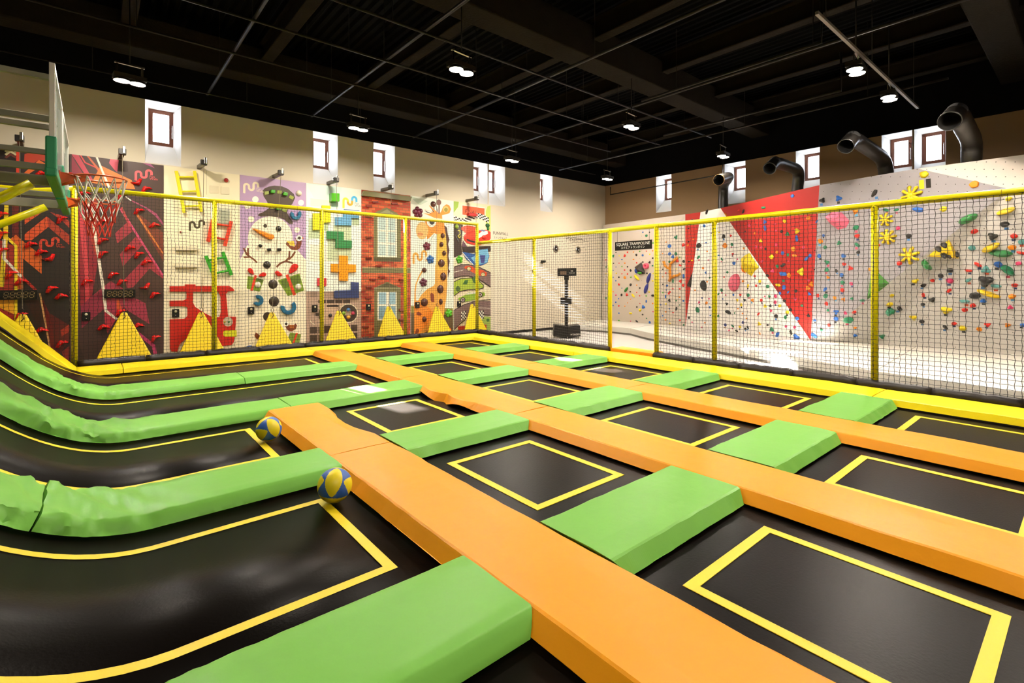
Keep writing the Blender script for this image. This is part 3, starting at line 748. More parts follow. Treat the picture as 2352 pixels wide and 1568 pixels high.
class Panel:
    def __init__(s, i, bg, label, bgmat=None):
        s.i = i; s.mb = MB(); s.x0, s.x1 = PXX[i], PXX[i+1]; s.k = 0
        s.mb.box((s.x0+.003, PY, FZ), (s.x1-.003, WY-.005, PTOP), bgmat or flat(bg)); s.label = label
    def yl(s): s.k += 1; return PY - .00015*s.k
    def clampx(s, P): return [Vector((min(max(p.x, s.x0+.004), s.x1-.004), p.y, min(max(p.z, FZ), PTOP))) for p in P]
    def d(s, c, t, col):
        y = s.yl(); s.mb.poly(s.clampx([c.w(a, b, y) for a, b in pts(t)]), flat(col))
    def e(s, c, x, y_, r, col, r2=None, n=24):
        y = s.yl(); s.mb.poly(s.clampx([c.w(x + r*math.cos(2*PI*k/n), y_ + (r2 or r)*math.sin(2*PI*k/n), y) for k in range(n)]), flat(col))
    def line(s, c, t, w, col):
        y = s.yl(); P = [c.w(a, b, y) for a, b in pts(t)]; w = w/c.o[2]*P[0].y/F*1.15/2
        for si, (a, b) in enumerate(zip(P[:-1], P[1:])):
            a = a - Vector((0, 4e-5*(si % 3), 0)); b = Vector((b.x, a.y, b.z)); q = b - a; nn = Vector((-q.z, 0, q.x)); 
            if nn.length < 1e-6: continue
            nn = nn.normalized()*w; e = q.normalized()*w*.4
            s.mb.poly(s.clampx([a-nn-e, b-nn+e, b+nn+e, a+nn-e]), flat(col))
    def logo(s, c, x, y_, size, cols, text=True, tcol=None):
        """the ribbon mark: a long leg, an arch, a bowl and a short arch, with two small words"""
        y = s.yl(); o = c.w(x, y_, y); u = c.w(x, y_ - size, y).z - o.z; R = .17*u; th = .165*u
        def arc(cx, cz, a0, a1, n=9): return [(cx + R*math.cos(a0 + (a1-a0)*k/n), cz + R*math.sin(a0 + (a1-a0)*k/n)) for k in range(n+1)]
        A = [(-.02*u, 0)] + [(0, .05*u), (0, .56*u)] + arc(R, .56*u, PI, 0) + [(2*R, .5*u)]
        B = [(2*R, .49*u), (2*R, .455*u)] + arc(3*R, .455*u, PI, 2*PI) + [(4*R, .6*u)]
        Cc = [(4*R, .61*u), (4*R, .745*u)] + arc(5*R, .745*u, PI, 0) + [(6*R, .56*u)]
        for path, col in zip((A, B, Cc), cols):
            for si, (a, b) in enumerate(zip(path[:-1], path[1:])):
                yy = y - 3e-5*(si % 4); a, b = Vector((o.x+a[0], yy, o.z+a[1])), Vector((o.x+b[0], yy, o.z+b[1])); q = b-a; nn = Vector((-q.z, 0, q.x)).normalized()*th/2; e = q.normalized()*th*.08
                s.mb.poly([a-nn-e, b-nn+e, b+nn+e, a+nn-e], flat(col))
        if text:
            for w, dz in (('Fun', .36), ('Walls', .18)): text_mesh(s.mb, w, (o.x+5.2*R, y, o.z+dz*u), (1,0,0), (0,0,1), .24*u, flat(tcol or cols[-1]), off=.0005)
    def done(s):
        o = s.mb.build('picture_board', fix=False); return tag(o, s.label, 'climbing board', 'tall picture climbing panels along the back wall')
def hold(name, c, t, col, dep, label, cat='shaped hold', grp='shaped holds on the picture panels', bev=.012, m=None, y=None):
    """a moulded piece bolted on a panel, outline from the photo, standing dep off the face"""
    y = y or PY; P = [c.w(a, b, y - dep) for a, b in pts(t)]
    mb = MB(); mb.prism(P, (0, dep - .002 - .0, 0), m or mat('resin_' + col.lstrip('#'), col, .32, coat=.2))
    return tag(mb.build(name, bevel=bev, seg=3), label, cat, grp)
def dome(name, c, x, y_, rx, col, h, label, ry=None, cat='shaped hold', grp='shaped holds on the picture panels', m=None):
    p = c.w(x, y_, PY); q = c.w(x + rx, y_, PY); r = c.w(x, y_ - (ry or rx), PY)
    mb = MB(); mb.dome((p.x, PY+.0003, p.z), abs(q.x-p.x), abs(r.z-p.z), h, Vector((1,0,0)), Vector((0,0,1)), Vector((0,-1,0)), m or mat('resin_' + col.lstrip('#'), col, .32, coat=.2), 18, 6)
    return tag(mb.build(name), label, cat, grp)

# --- panel 1: black and orange arrows
P = Panel(0, '#1f1513', 'dark climbing panel with orange arrows at the left edge')
P.d(cA, '-180,300 0,300 150,365 150,1140 0,1050 -180,1000', '#8a2416'); P.d(cA, '-180,1000 0,1050 150,1140 150,1500 -180,1500', '#6f1a12')
P.d(cA, '120,-60 185,-60 185,300 120,260', '#5a1510')
P.d(cA, '240,85 370,-10 450,-5 430,18 240,150', '#b8481a'); P.d(cA, '490,30 600,60 690,120 690,185 600,110 480,25', '#8e2a18')
P.d(cA, '240,245 455,70 690,255 690,350 470,175 305,305 240,300', '#b8431a'); P.d(cA, '455,70 690,255 690,350 470,175', '#8e2d17')
P.d(cA, '100,290 155,250 240,325 300,370 405,455 405,632 225,482 225,780 160,780 150,365', '#bb5418')
P.d(cA, '230,880 375,880 560,1440 300,1000', '#2c120d'); P.d(cA, '375,790 480,1010 590,1440 500,1400 395,830', '#5c120e'); P.d(cA, '480,1010 690,1130 690,1280 560,1440', '#4a110d'); P.d(cA, '590,1180 690,1120 690,1190 600,1240', '#8e2a18'); P.d(cA, '600,1390 690,1330 690,1480 640,1480', '#6f1a12')
P.d(cA, '-180,880 150,880 150,1030', '#d2941e'); P.line(cA, '-60,160 40,250 155,360 155,1000 145,1140', 13, '#d9c01c'); P.line(cA, '68,-100 52,300 35,490 15,750', 20, '#cdb41e'); P.line(cA, '40,300 38,480 210,660', 14, '#cfc8b4'); P.line(cA, '215,660 345,785', 14, '#8f1d15'); P.line(cA, '388,820 495,1400', 8, '#b98a55')
P.d(cP, '400,170 540,130 770,150 770,300 650,265 390,400', '#a3321b'); P.d(cP, '390,480 640,265 770,340 770,420 660,380 570,430 480,490', '#c4591c')
for k in range(3): P.line(cP, '%d,%d %d,%d %d,%d' % (95, 130+k*48, 170, 75+k*48, 260, 130+k*48), 20, '#b9b088' if k < 2 else '#5d2a22')
P.line(cP, '290,100 290,480', 22, '#c4321c')
P.logo(cA, 395, 392, 126, ['#b0351f', '#b0351f', '#b0351f'])
P.done()
# --- panel 2: black and crimson beams
P = Panel(1, '#3a2423', 'dark climbing panel with crimson beams behind the hoops')
P.d(cB, '128,-110 330,-110 320,500 240,960 150,960 128,700', '#7f1f2b'); P.d(cB, '230,-110 330,-110 330,330 310,500 250,300', '#993022'); P.line(cB, '150,-110 160,100 205,600 222,950', 24, '#b53a42')
P.d(cB, '485,235 600,130 655,215 505,335', '#8b2836'); P.d(cB, '530,440 690,262 750,350 560,560', '#8b2836'); P.d(cB, '580,680 800,450 955,640 955,680 820,580 660,760 600,770', '#8b2836')
P.d(cB, '240,862 440,700 560,770 690,870 780,915 820,1120 580,970 500,1060 390,1000 372,975 160,1160 150,945', '#8a2a40'); P.d(cB, '240,862 360,780 380,860 390,1000 372,975 160,1160 150,945', '#7a2238')
P.d(cB, '690,30 955,230 955,510 800,250', '#62261f'); P.d(cB, '500,880 520,880 560,1000 500,1010', '#b54a20'); P.d(cB, '380,990 500,1060 410,1210 385,1100', '#9c2a3a')
P.line(cB, '540,0 950,640', 14, '#b53e63'); P.line(cB, '690,40 955,430', 14, '#b5652c'); P.line(cB, '800,0 880,60 955,150', 12, '#8e3a60')
P.line(cB, '265,60 290,250 365,740 395,990 500,1070', 15, '#d8cfba'); P.line(cB, '690,1195 860,1330 888,1480', 20, '#a2305a'); P.d(cB, '128,1290 128,1500 200,1500', '#2c1715')
P.d(cQ, '40,110 180,122 470,640 380,640', '#b03a4c'); P.d(cQ, '40,130 130,300 260,500 330,600 200,600 40,500', '#7c2436'); P.line(cQ, '220,130 310,290 530,390 590,470', 16, '#c83c3c'); P.line(cQ, '370,150 570,420', 26, '#b85a30')
P.d(cQ, '440,690 510,560 620,345 900,480 1240,640 1310,820 900,800', '#d5722a'); P.d(cQ, '700,480 850,560 1000,800 900,800', '#c25d24'); P.line(cQ, '545,165 790,790', 24, '#e6ddca'); P.d(cQ, '810,205 985,215 950,480 900,440 790,300', '#cc4760'); P.d(cQ, '1450,283 1620,303 1705,405', '#8d3f70')
P.d(cQ, '1020,1190 1060,1180 1230,1568 1180,1568', '#a03038'); P.line(cQ, '1120,970 1230,1050', 14, '#d9d0c4'); P.line(cQ, '1240,1050 1560,1210 1720,1310 1860,1500', 16, '#8e3a60')
P.logo(cQ, 1325, 645, 250, ['#d9555c', '#d9555c', '#d9555c'])
P.done()
# red claw holds on the two dark panels
def claw(name, x, z, sc, rot, label):
    mb = MB(); R = Matrix.Rotation(rot, 3, 'Y'); vs = []; ring = 14; L = [(0, 1), (.35, .93), (.65, .66), (.85, .4)]
    def rad(t): return .35 + .65*max(0, math.cos(1.5*t))**3
    for h, q in L:
        for k in range(ring):
            t = 2*PI*k/ring; r = rad(t)*q
            v = R @ Vector((r*math.cos(t)*.11, 0, r*math.sin(t)*.11)); vs.append(Vector((x, PY, z)) + v*sc + Vector((0, -h*.085*sc, 0)))
    fs = [(i*ring+k, i*ring+(k+1) % ring, (i+1)*ring+(k+1) % ring, (i+1)*ring+k) for i in range(len(L)-1) for k in range(ring)] + [tuple((len(L)-1)*ring + k for k in range(ring))]
    mb.add(vs, fs, CLAW); o = mb.build('claw_hold')
    m2 = MB(); m2.lathe([(.001, .003), (.009*sc, .003), (.009*sc, 0)], (x, PY-.086*sc, z), (0,-1,0), 8, STEEL); m2.build('bolt', parent=o)
    return tag(o, label, 'claw hold', 'red three-pointed holds on the dark panels')
cl = []
for c, L in ((cA, '585,92 290,335 392,410 490,485 95,625 195,698 490,768 590,838 395,1170 590,1300 190,1030 5,45 5,240 5,395'), (cB, '345,115 865,148 350,298 350,430 620,370 705,435 785,505 455,630 540,700 197,700 785,762 860,825 525,995 365,1140 705,1125 865,1248 705,10'), (cQ, '270,555 1365,700 1510,805 275,880 1015,940'), (cP, '665,478 945,480 1085,495')):
    for a, b in pts(L):
        p = c.w(a, b, PY)
        if PXX[0]+.1 < p.x < PXX[2]-.08: cl.append((p.x, p.z, 0 if p.x < PXX[1] else 1))
for side, nm in ((0, 'orange-arrow panel'), (1, 'crimson-beam panel')):
    S = sorted([q for q in cl if q[2] == side], key=lambda q: -q[1])
    for i, (x, z, _) in enumerate(S):
        claw('c', x, z, 1.32, random.choice((0, .15, -.2, 0, .3, PI, -.1)), 'red three-pointed climbing hold, %s from the top of the %s' % (ORD[i] if i < 18 else ('lowest' if i == len(S)-1 else 'nineteenth'), nm))

# --- panel 3: cream with a red fire truck cut-out
P = Panel(2, '#e2d8b8', 'cream climbing panel with a red truck cut-out and ladders')
P.logo(cC, 297, 222, 122, ['#3a3020']*3, text=False); P.e(cC, 688, 1158, 50, '#a59c86'); P.d(cC, '262,1200 275,1185 340,1185 340,1225 275,1225', '#a08d74')
P.line(cR5, '1090,220 1090,800', 4, '#8d8464')
P.line(cC, '430,700 430,1080', 5, '#a89a78'); P.done()
TR = mat('red_truck_board', '#c01e0e', .45)
def wpoly(mb, c, t, dep, m): mb.prism([c.w(a, b, PY-dep) for a, b in pts(t)], (0, dep-.001, 0), m)
mb = MB()
wpoly(mb, cC, '88,793 245,793 245,775 355,775 355,790 700,790 735,810 757,838 690,850 88,848', .03, TR)
wpoly(mb, cC, '262,848 330,848 328,960 350,1005 440,1065 530,1112 600,1112 600,1322 320,1322 250,1337 190,1392 165,1465 115,1465 90,1440 88,1135 240,1128 272,1100 272,1010 240,998 88,998 88,942 230,940 262,925', .03, TR)
wpoly(mb, cC, '588,848 690,848 668,872 680,1000 690,1106 772,1108 768,1200 748,1370 725,1397 600,1410 600,1112 618,1060 612,900', .03, TR)
tk = tag(mb.build('truck_cutout'), 'red fire truck cut-out board on the lower cream panel', 'cut-out')
mb = MB(); y = PY-.032; mb.poly([cC.w(637 + 70 + (70 if 0 < k < 9 else 0), 1280, y) for k in range(0)] or [cC.w(a, b, y) for a, b in pts('637,1280 645,1255 665,1247 778,1247 778,1313 665,1313 645,1305')], flat('#c9c81a')); mb.build('headlamp', parent=tk, fix=False)
mb = MB(); y = PY-.032
for r, col in ((50, '#b0a58c'),): mb.poly([cC.w(688 + r*math.cos(PI*k/12), 1158 + r*math.sin(PI*k/12), y) for k in range(24)], flat(col))
for x, col in ((655, '#c8b418'), (698, '#1c7a3c')): mb.dome(cC.w(x, 1160, y), .025, .025, .02, Vector((1,0,0)), Vector((0,0,1)), Vector((0,-1,0)), flat(col), 10, 3)
mb.build('button_plate', parent=tk)
mb = MB(); mb.poly([cC.w(170 + (420-170)*t, 1510 - 190*math.sin(PI*t*.9), PY-.02) for t in [k/12 for k in range(13)]], flat('#211512')); mb.build('wheel_arch', parent=tk, fix=False)
def ladder(c, rails, rungs, w, col, label):
    mb = MB(); m = mat('ladder_' + col.lstrip('#'), col, .4); y = PY-.075
    q = lambda t: [c.w(a, b, y) for a, b in pts(t)]
    ww = w/c.o[2]*PY/F*1.1
    r = thing('ladder', q(rails[0])[0], label, 'ladder', 'small ladders on the cream panel')
    for t in rails: mb = MB(); a, b = q(t); mb.bar(a, b, ww, .05, m, up=Vector((0,1,0))); mb.build('rail', parent=r, bevel=.006)
    for t in rungs: mb = MB(); a, b = q(t); mb.tube([a, b], ww*.36, 10, m); mb.build('rung', parent=r)
    mb = MB()
    for t in rails:
        for p in q(t): mb.tube([p.lerp(q(t)[0] if p != q(t)[0] else q(t)[1], .1), Vector((p.lerp(q(t)[0] if p != q(t)[0] else q(t)[1], .1).x, PY, p.lerp(q(t)[0] if p != q(t)[0] else q(t)[1], .1).z))], .012, 8, m)
    mb.build('standoff', parent=r)
ladder(cR5, ('362,235 555,1240', '800,235 965,1215'), ('400,380 810,378', '490,730 860,722', '575,1085 940,1075'), 52, '#e8dc14', 'yellow ladder at the top of the cream panel')
ladder(cC, ('533,105 483,335', '722,125 655,380'), ('525,150 712,175', '500,282 672,315'), 26, '#d93a18', 'red ladder on the cream panel below the clear plate')
ladder(cC, ('460,480 535,660', '632,440 725,680'), ('475,530 650,495', '520,668 705,630'), 26, '#2f9a1e', 'green ladder on the cream panel above the truck')
dome('shaped_hold', cR5, 1562, 460, 56, '#8d0b10', .08, 'dark red dome hold near the top of the cream panel'); dome('shaped_hold', cC, 200, 237, 11, '#8d0b10', .05, 'small dark red knob hold on the cream panel')
CR_ = '#e2d8b8'
for t, lab in (('1172,577 1385,600 1385,765 1172,765', 'left cream square plate high on the cream panel'), ('1437,605 1640,625 1640,800 1437,790', 'right cream square plate high on the cream panel')): hold('wall_plate', cR5, t, CR_, .012, lab, 'plate', bev=.004)
for t, lab in (('150,370 380,380 380,425 150,425', 'upper cream shelf ledge on the cream panel'), ('150,553 382,558 382,602 150,602', 'lower cream shelf ledge on the cream panel')): hold('shelf_ledge', cC, t, CR_, .09, lab, 'ledge', bev=.01)
cp = MB(); y = PY-.06; a, b = cC.w(590, -10, y), cC.w(708, 175, y); CLP = CLEAR
cp.box((a.x, y-.006, b.z), (b.x, y, a.z), CLP); tag(cp.build('clear_plate'), 'clear plastic plate above the red ladder on the cream panel', 'plate')

# --- panel 4: snowman
P = Panel(3, '#a68bb0', 'lilac climbing panel with a snowman picture')
SN = '#eae0c4'
P.d(cD, '-100,1180 1700,1180 1700,4000 -100,4000', SN); P.e(cD, 660, 760, 450, SN, 440); P.d(cD, '200,900 1120,900 1450,1190 40,1190', SN)
P.d(cF, '595,540 640,480 750,430 900,405 1100,425 1250,490 1400,620 1435,720 1360,875 1245,1010 1232,1110 1290,1220 1370,1330 1375,1390 1280,1395 1150,1280 1000,1220 760,1195 560,1205 480,1180 490,1130 600,1090 740,1000 770,950 700,800 620,680', '#3c2c20')
P.logo(cF, 124, 590, 320, ['#dfd2b6']*3)
for x, y_, r in ((205,105,65), (275,375,62), (1195,590,55)): P.e(cD, x, y_, r, '#e6dcc0')
P.e(cF, 1585, 845, 75, '#efe8d4'); P.e(cF, 410, 760, 82, '#efe8d4'); P.e(cD, 560, 510, 39, '#3a2f1c'); P.e(cE, 560, 860, 85, '#30221a')
for t in ('130,960 190,1080 240,1120 330,1180 390,1240', '215,960 215,1090 250,1130', '135,1140 215,1135 250,1130'): P.line(cD, t, 26, '#6a3a22')
for t in ('790,1330 860,1260 980,1210 1040,1140 1045,1020', '1155,1030 1100,1120 1030,1180', '980,1220 1040,1235 1110,1255'): P.line(cD, t, 30, '#6a3a22')
P.d(cE, '195,105 490,180 410,400 175,340', '#6f8a24'); P.d(cE, '340,140 490,180 470,235 330,200', '#4c611c'); P.d(cE, '750,190 1150,60 1235,375 935,480', '#6f8a24'); P.d(cE, '790,200 1140,85 1180,230 860,340', '#4c611c')
P.d(cE, '980,1150 1175,1185 1140,1405 1000,1400 930,1270', '#71872c'); P.line(cE, '340,105 265,370', 34, '#cf3a1e'); P.line(cE, '920,95 1055,450', 46, '#cf3a1e'); P.line(cE, '1100,1170 1015,1410', 28, '#cf3a1e')
P.d(cD, '970,875 1000,815 1050,900 1150,930 1190,850 1160,760 1220,720 1290,760 1285,880 1250,960 1180,1000 1080,985', '#6e331a'); P.d(cD, '990,815 1060,820 1130,810 1160,915 1060,900', '#d9b43c'); P.e(cD, 1238, 755, 62, '#efe9da'); P.e(cD, 1242, 753, 32, '#2a201a'); P.d(cD, '1295,735 1335,750 1295,775', '#d8711e')
P.d(cE, '880,1030 950,990 960,1010 1050,1010 1075,985 1105,1020 1080,1090 1000,1135 930,1110', '#6e331a'); P.e(cE, 905, 995, 42, '#efe9da'); P.e(cE, 903, 993, 24, '#2a201a'); P.d(cE, '950,1020 1060,1020 1040,1070 970,1065', '#a85f22'); P.d(cE, '315,1215 340,1150 390,1180 430,1230 365,1285', '#6e331a')
P.done()
for i, (c, x, y_, s) in enumerate(((cF,705,590,1),(cF,870,552,1),(cF,1030,572,1),(cF,1192,615,1),(cF,1335,705,1),(cF,840,960,1),(cF,1015,985,1),(cF,1160,1030,1))):
    w, h = 58, 42; a = math.radians((-8, 5, 4, 14, 28, 6, 6, 16)[i]); cc, ss = math.cos(a), math.sin(a)
    t = ' '.join('%f,%f' % (x + p*cc - q*ss, y_ + p*ss + q*cc) for p, q in ((-w,-h), (w,-h), (w,h), (-w,h)))
    hold('shaped_hold', c, t, '#3f9a1c' if i in (1, 3, 6) else '#8d9a2c', .09 if i in (1, 3, 6) else .012, ('%s green block on the crown of the snowman hat, from the left' if i < 5 else '%s green block on the hat band of the snowman, from the left') % ORD[i if i < 5 else i-5], bev=.015 if i in (1,3,6) else .004)
dome('shaped_hold', cF, 1525, 600, 76, '#e8dfc8', .09, 'white round hold right of the snowman hat')
dome('shaped_hold', cD, 825, 568, 58, '#1f1814', .06, 'black round right eye of the snowman')
def arcpoly(cx, cy, r, w, a0, a1, n=12):
    o = [(cx + (r+w)*math.cos(a0 + (a1-a0)*k/n), cy + (r+w)*math.sin(a0 + (a1-a0)*k/n)) for k in range(n+1)] + [(cx + (r-w)*math.cos(a1 + (a0-a1)*k/n), cy + (r-w)*math.sin(a1 + (a0-a1)*k/n)) for k in range(n+1)]
    return ' '.join('%f,%f' % p for p in o)
hold('shaped_hold', cD, arcpoly(1180, 275, 78, 34, -.7, PI+.5), '#14688f', .09, 'blue crescent hold right of the snowman hat', bev=.02)
hold('shaped_hold', cE, arcpoly(388, 560, 68, 34, -2.1, 2.6), '#14618a', .09, 'blue crescent hold left of the snowman buttons', bev=.02)
hold('shaped_hold', cE, arcpoly(950, 680, 108, 38, -.75, PI+.2), '#14618a', .09, 'blue crescent hold right of the snowman buttons', bev=.02)
hold('shaped_hold', cD, '300,558 400,570 600,640 725,678 748,715 742,755 690,787 620,765 450,670', '#f08a12', .1, 'orange carrot nose of the snowman', bev=.03)
for t, lab in (('420,900 455,868 520,905 475,950', 'left'), ('600,960 680,955 690,1010 610,1020', 'middle'), ('805,955 885,955 890,1010 810,1015', 'right')): hold('shaped_hold', cD, t, '#15110f', .09, '%s black coal hold of the snowman mouth' % lab, bev=.02)
dome('shaped_hold', cD, 593, 1290, 77, '#1d1512', .06, 'highest black button of the snowman'); dome('shaped_hold', cE, 660, 260, 87, '#2b1e18', .04, 'second highest black button of the snowman'); dome('shaped_hold', cE, 678, 578, 96, '#2b1e18', .04, 'lowest black button of the snowman in full view')
for c, t, lab in ((cD, '210,1410 225,1360 265,1345 315,1385 345,1490 300,1480 245,1450', 'leftmost red bow petal, on the left gift'), (cD, '425,1525 455,1475 520,1435 580,1450 590,1495 545,1530', 'right red bow petal on the left gift'), (cD, '758,1450 775,1415 815,1402 880,1455 922,1500 850,1515 790,1505', 'left red bow petal on the right gift'), (cD, '1040,1450 1055,1370 1095,1290 1150,1262 1215,1280 1232,1330 1190,1400 1080,1470', 'largest red bow petal, top right of the right gift')): hold('shaped_hold', c, t, '#cf1c12', .07, lab, bev=.025)
dome('shaped_hold', cE, 378, 270, 58, '#e6dfc8', .05, 'white round hold on the left gift'); dome('shaped_hold', cE, 1127, 307, 57, '#e6dfc8', .05, 'white round hold on the right gift'); dome('shaped_hold', cE, 225, 1440, 80, '#1c4f9c', .06, 'blue rounded hold at the foot of the snowman panel', ry=50)

# --- panel 5: block puzzle
P = Panel(4, '#dfe6da', 'pale climbing panel with coloured blocks and a game pad')
P.d(cG, '60,155 700,230 700,300 520,450 200,420', '#c3d9d2'); P.d(cG, '140,430 490,470 490,590 140,570', '#dcdcc4'); P.d(cG, '560,920 880,920 880,1560 450,1560 450,1180 560,1180', '#b7c3a0'); P.d(cG, '110,800 190,800 190,1010 310,1010 310,1160 110,1160', '#aebd98'); P.d(cG, '390,870 460,870 460,1020 390,1020', '#a9bb93'); P.d(cG, '890,790 1020,790 1020,920 890,920', '#aebd98'); P.d(cG, '130,1260 450,1280 450,1568 130,1568', '#e2ddc4'); P.d(cG, '740,628 1025,650 1025,662 740,640', '#3e5e9c'); P.d(cG, '500,450 640,470 640,600 520,590', '#8fb3a4')
P.d(cH, '-10,590 1030,590 1030,1600 -10,1600', '#a98f7d'); P.d(cH, '270,795 830,795 920,860 940,980 900,1090 790,1130 640,1090 400,1150 290,1100', '#bfa288'); P.d(cH, '130,590 245,590 245,690 130,690', '#8f7a6c')
for t in ('270,735 400,735 400,795 270,795', '415,735 545,735 545,795 415,795', '562,735 680,735 680,795 562,795', '695,735 815,735 815,795 695,795', '125,1195 250,1195 250,1310 125,1310', '270,1195 300,1195 300,1310 270,1310', '125,1335 250,1335 250,1460 125,1460', '270,1335 300,1335 300,1460 270,1460', '830,1160 940,1160 940,1270 830,1270', '715,1165 815,1165 815,1280 715,1280', '830,1300 940,1300 940,1410 830,1410', '720,1300 815,1300 815,1410 720,1410', '220,960 275,960 275,910 300,910 300,1065 275,1065 275,1015 220,1015', '370,1180 480,1180 440,1300 370,1310'): P.d(cH, t, '#3f3027')
P.d(cH, '415,825 590,820 620,838 590,855 415,858', '#2f231d'); P.e(cH, 785, 965, 166, '#d3c7a8'); P.e(cH, 785, 965, 150, '#33261f'); P.d(cH, '700,935 750,935 750,900 820,900 820,935 870,935 870,1000 820,1000 820,1040 750,1040 750,1000 700,1000', '#a08970'); P.line(cH, '130,1090 160,1130 205,1155', 12, '#d8ccb0'); P.d(cH, '120,1480 300,1490 300,1510 120,1510', '#b53848')
P.logo(cG, 738, 605, 235, ['#efe048', '#eda23a', '#4fb0e0'], tcol='#8f8f8f'); P.done()
BLK = 'coloured block holds on the pale panel'
for t, col, dep, lab in (('190,700 350,700 350,558 505,566 505,870 385,870 385,1005 190,1005', '#eee312', .07, 'yellow stepped block on the pale panel, behind a net post'), ('590,770 735,770 735,700 1022,715 1022,792 885,790 885,922 590,915', '#5a9cc8', .07, 'light blue stepped block under the small coloured mark'), ('440,1020 745,1036 745,1185 893,1195 890,1332 597,1326 597,1170 440,1166', '#1d7a45', .07, 'dark green stepped block in the middle of the pale panel'), ('522,335 668,345 668,490 522,485', '#4fae1c', .2, 'green cube hold near the top of the pale panel')):
    hold('shaped_hold', cG, t, col, dep, lab, grp=BLK, bev=.008)
for t, col, dep, lab in (('635,-25 780,-20 780,122 916,130 916,262 785,266 780,410 633,405 633,262 490,256 490,116 635,118', '#f79a0c', .07, 'orange plus-shaped block on the pale panel'), ('835,430 970,437 970,702 565,710 547,692 547,592 565,576 835,570', '#2f3d72', .07, 'navy L-shaped block above the game pad'), ('255,360 412,360 412,500 255,498', '#d23a48', .06, 'red square block behind a net post on the pale panel')):
    hold('shaped_hold', cH, t, col, dep, lab, grp=BLK, bev=.008)
for x, y_, col, lab in ((783, 903, '#3c6fae', 'blue ball button at the top of the round pad'), (703, 965, '#7fae2c', 'green ball button at the left of the round pad'), (862, 965, '#c23a55', 'pink ball button at the right of the round pad'), (783, 1032, '#eaa52c', 'orange ball button at the bottom of the round pad')): dome('shaped_hold', cH, x, y_, 34, col, .07, lab)
dome('shaped_hold', cH, 475, 1003, 32, '#17110e', .06, 'black knob left of the round pad'); dome('shaped_hold', cH, 605, 838, 15, '#17110e', .04, 'small black knob at the end of the dark slot')

# --- panel 6: brick house front
bm_ = bpy.data.materials.new('painted_brick'); bm_.use_nodes = True; nt = bm_.node_tree; b_ = nt.nodes['Principled BSDF']; b_.inputs['Roughness'].default_value = .55
tc = nt.nodes.new('ShaderNodeTexCoord'); sx = nt.nodes.new('ShaderNodeSeparateXYZ'); cx_ = nt.nodes.new('ShaderNodeCombineXYZ'); nt.links.new(tc.outputs['Object'], sx.inputs[0]); nt.links.new(sx.outputs[0], cx_.inputs[0]); nt.links.new(sx.outputs[2], cx_.inputs[1])
bt = nt.nodes.new('ShaderNodeTexBrick'); bt.inputs['Scale'].default_value = 1; bt.inputs['Brick Width'].default_value = .215; bt.inputs['Row Height'].default_value = .085; bt.inputs['Mortar Size'].default_value = .007; bt.inputs['Color1'].default_value = lin('#a52c14'); bt.inputs['Color2'].default_value = lin('#f47a48'); bt.inputs['Mortar'].default_value = lin('#7d5f3a'); bt.inputs['Bias'].default_value = -.2
nt.links.new(cx_.outputs[0], bt.inputs['Vector']); nt.links.new(bt.outputs['Color'], b_.inputs['Base Color'])
P = Panel(5, '#a03418', 'red brick house-front climbing panel with two painted windows', bgmat=bm_)
OL, OD, WH, GL = '#6d6a45', '#4d4a30', '#e6e2cf', '#b4c9c4'
P.d(cI, '320,497 550,400 785,535 785,600 320,600', OL); P.d(cI, '420,510 560,440 690,530', '#8a8a68'); P.d(cI, '290,570 835,600 835,1492 290,1470', OL); P.d(cI, '290,1400 835,1420 835,1492 290,1480', OD); P.d(cI, '365,560 755,580 755,1402 365,1390', WH)
for r in ((595, 855), (880, 1105), (1140, 1365)):
    P.d(cI, '385,%d 530,%d 530,%d 385,%d' % (r[0], r[0]+6, r[1], r[1]-8), GL); P.d(cI, '578,%d 722,%d 722,%d 578,%d' % (r[0]+10, r[0]+16, r[1]+6, r[1]), GL)
P.d(cJ, '60,115 985,125 985,228 60,222', OL); P.line(cJ, '60,118 985,128', 9, '#a8a27c')
P.d(cJ, '285,505 530,388 788,505 788,1460 285,1460', OL); P.d(cJ, '345,490 530,405 735,490', OD); P.line(cJ, '285,508 788,508', 12, '#9d987a'); P.d(cJ, '345,578 710,578 710,1118 345,1118', WH)
for r in ((588, 810, '#93b5c2'), (845, 1085, '#7fa0ad')):
    P.d(cJ, '370,%d 508,%d 508,%d 370,%d' % (r[0], r[0], r[1], r[1]), r[2]); P.d(cJ, '570,%d 690,%d 690,%d 570,%d' % (r[0], r[0], r[1], r[1]), r[2])
P.done()
hold('cornice', cI, '95,65 1062,185 1032,280 65,165', '#6f6c48', .12, 'olive cornice ledge at the top of the brick panel', 'ledge', bev=.01)
for i, (c, x, y_) in enumerate(((cI,330,290), (cI,205,375), (cI,715,325), (cI,200,580), (cI,200,995), (cI,200,1410), (cJ,380,90), (cJ,435,300), (cJ,260,345), (cJ,195,490), (cJ,185,700), (cJ,130,1050), (cJ,130,1245), (cJ,130,1445), (cJ,822,925), (cJ,822,1110), (cJ,822,1300), (cJ,820,350))):
    w, h = 58, 18; hold('shaped_hold', c, '%d,%d %d,%d %d,%d %d,%d' % (x-w, y_-h, x+w, y_-h, x+w, y_+h, x-w, y_+h), '#7d2412', .06, 'dark red brick-shaped hold, %s from the top of the brick panel' % ORD[i], grp='brick-shaped holds on the brick panel', bev=.008)

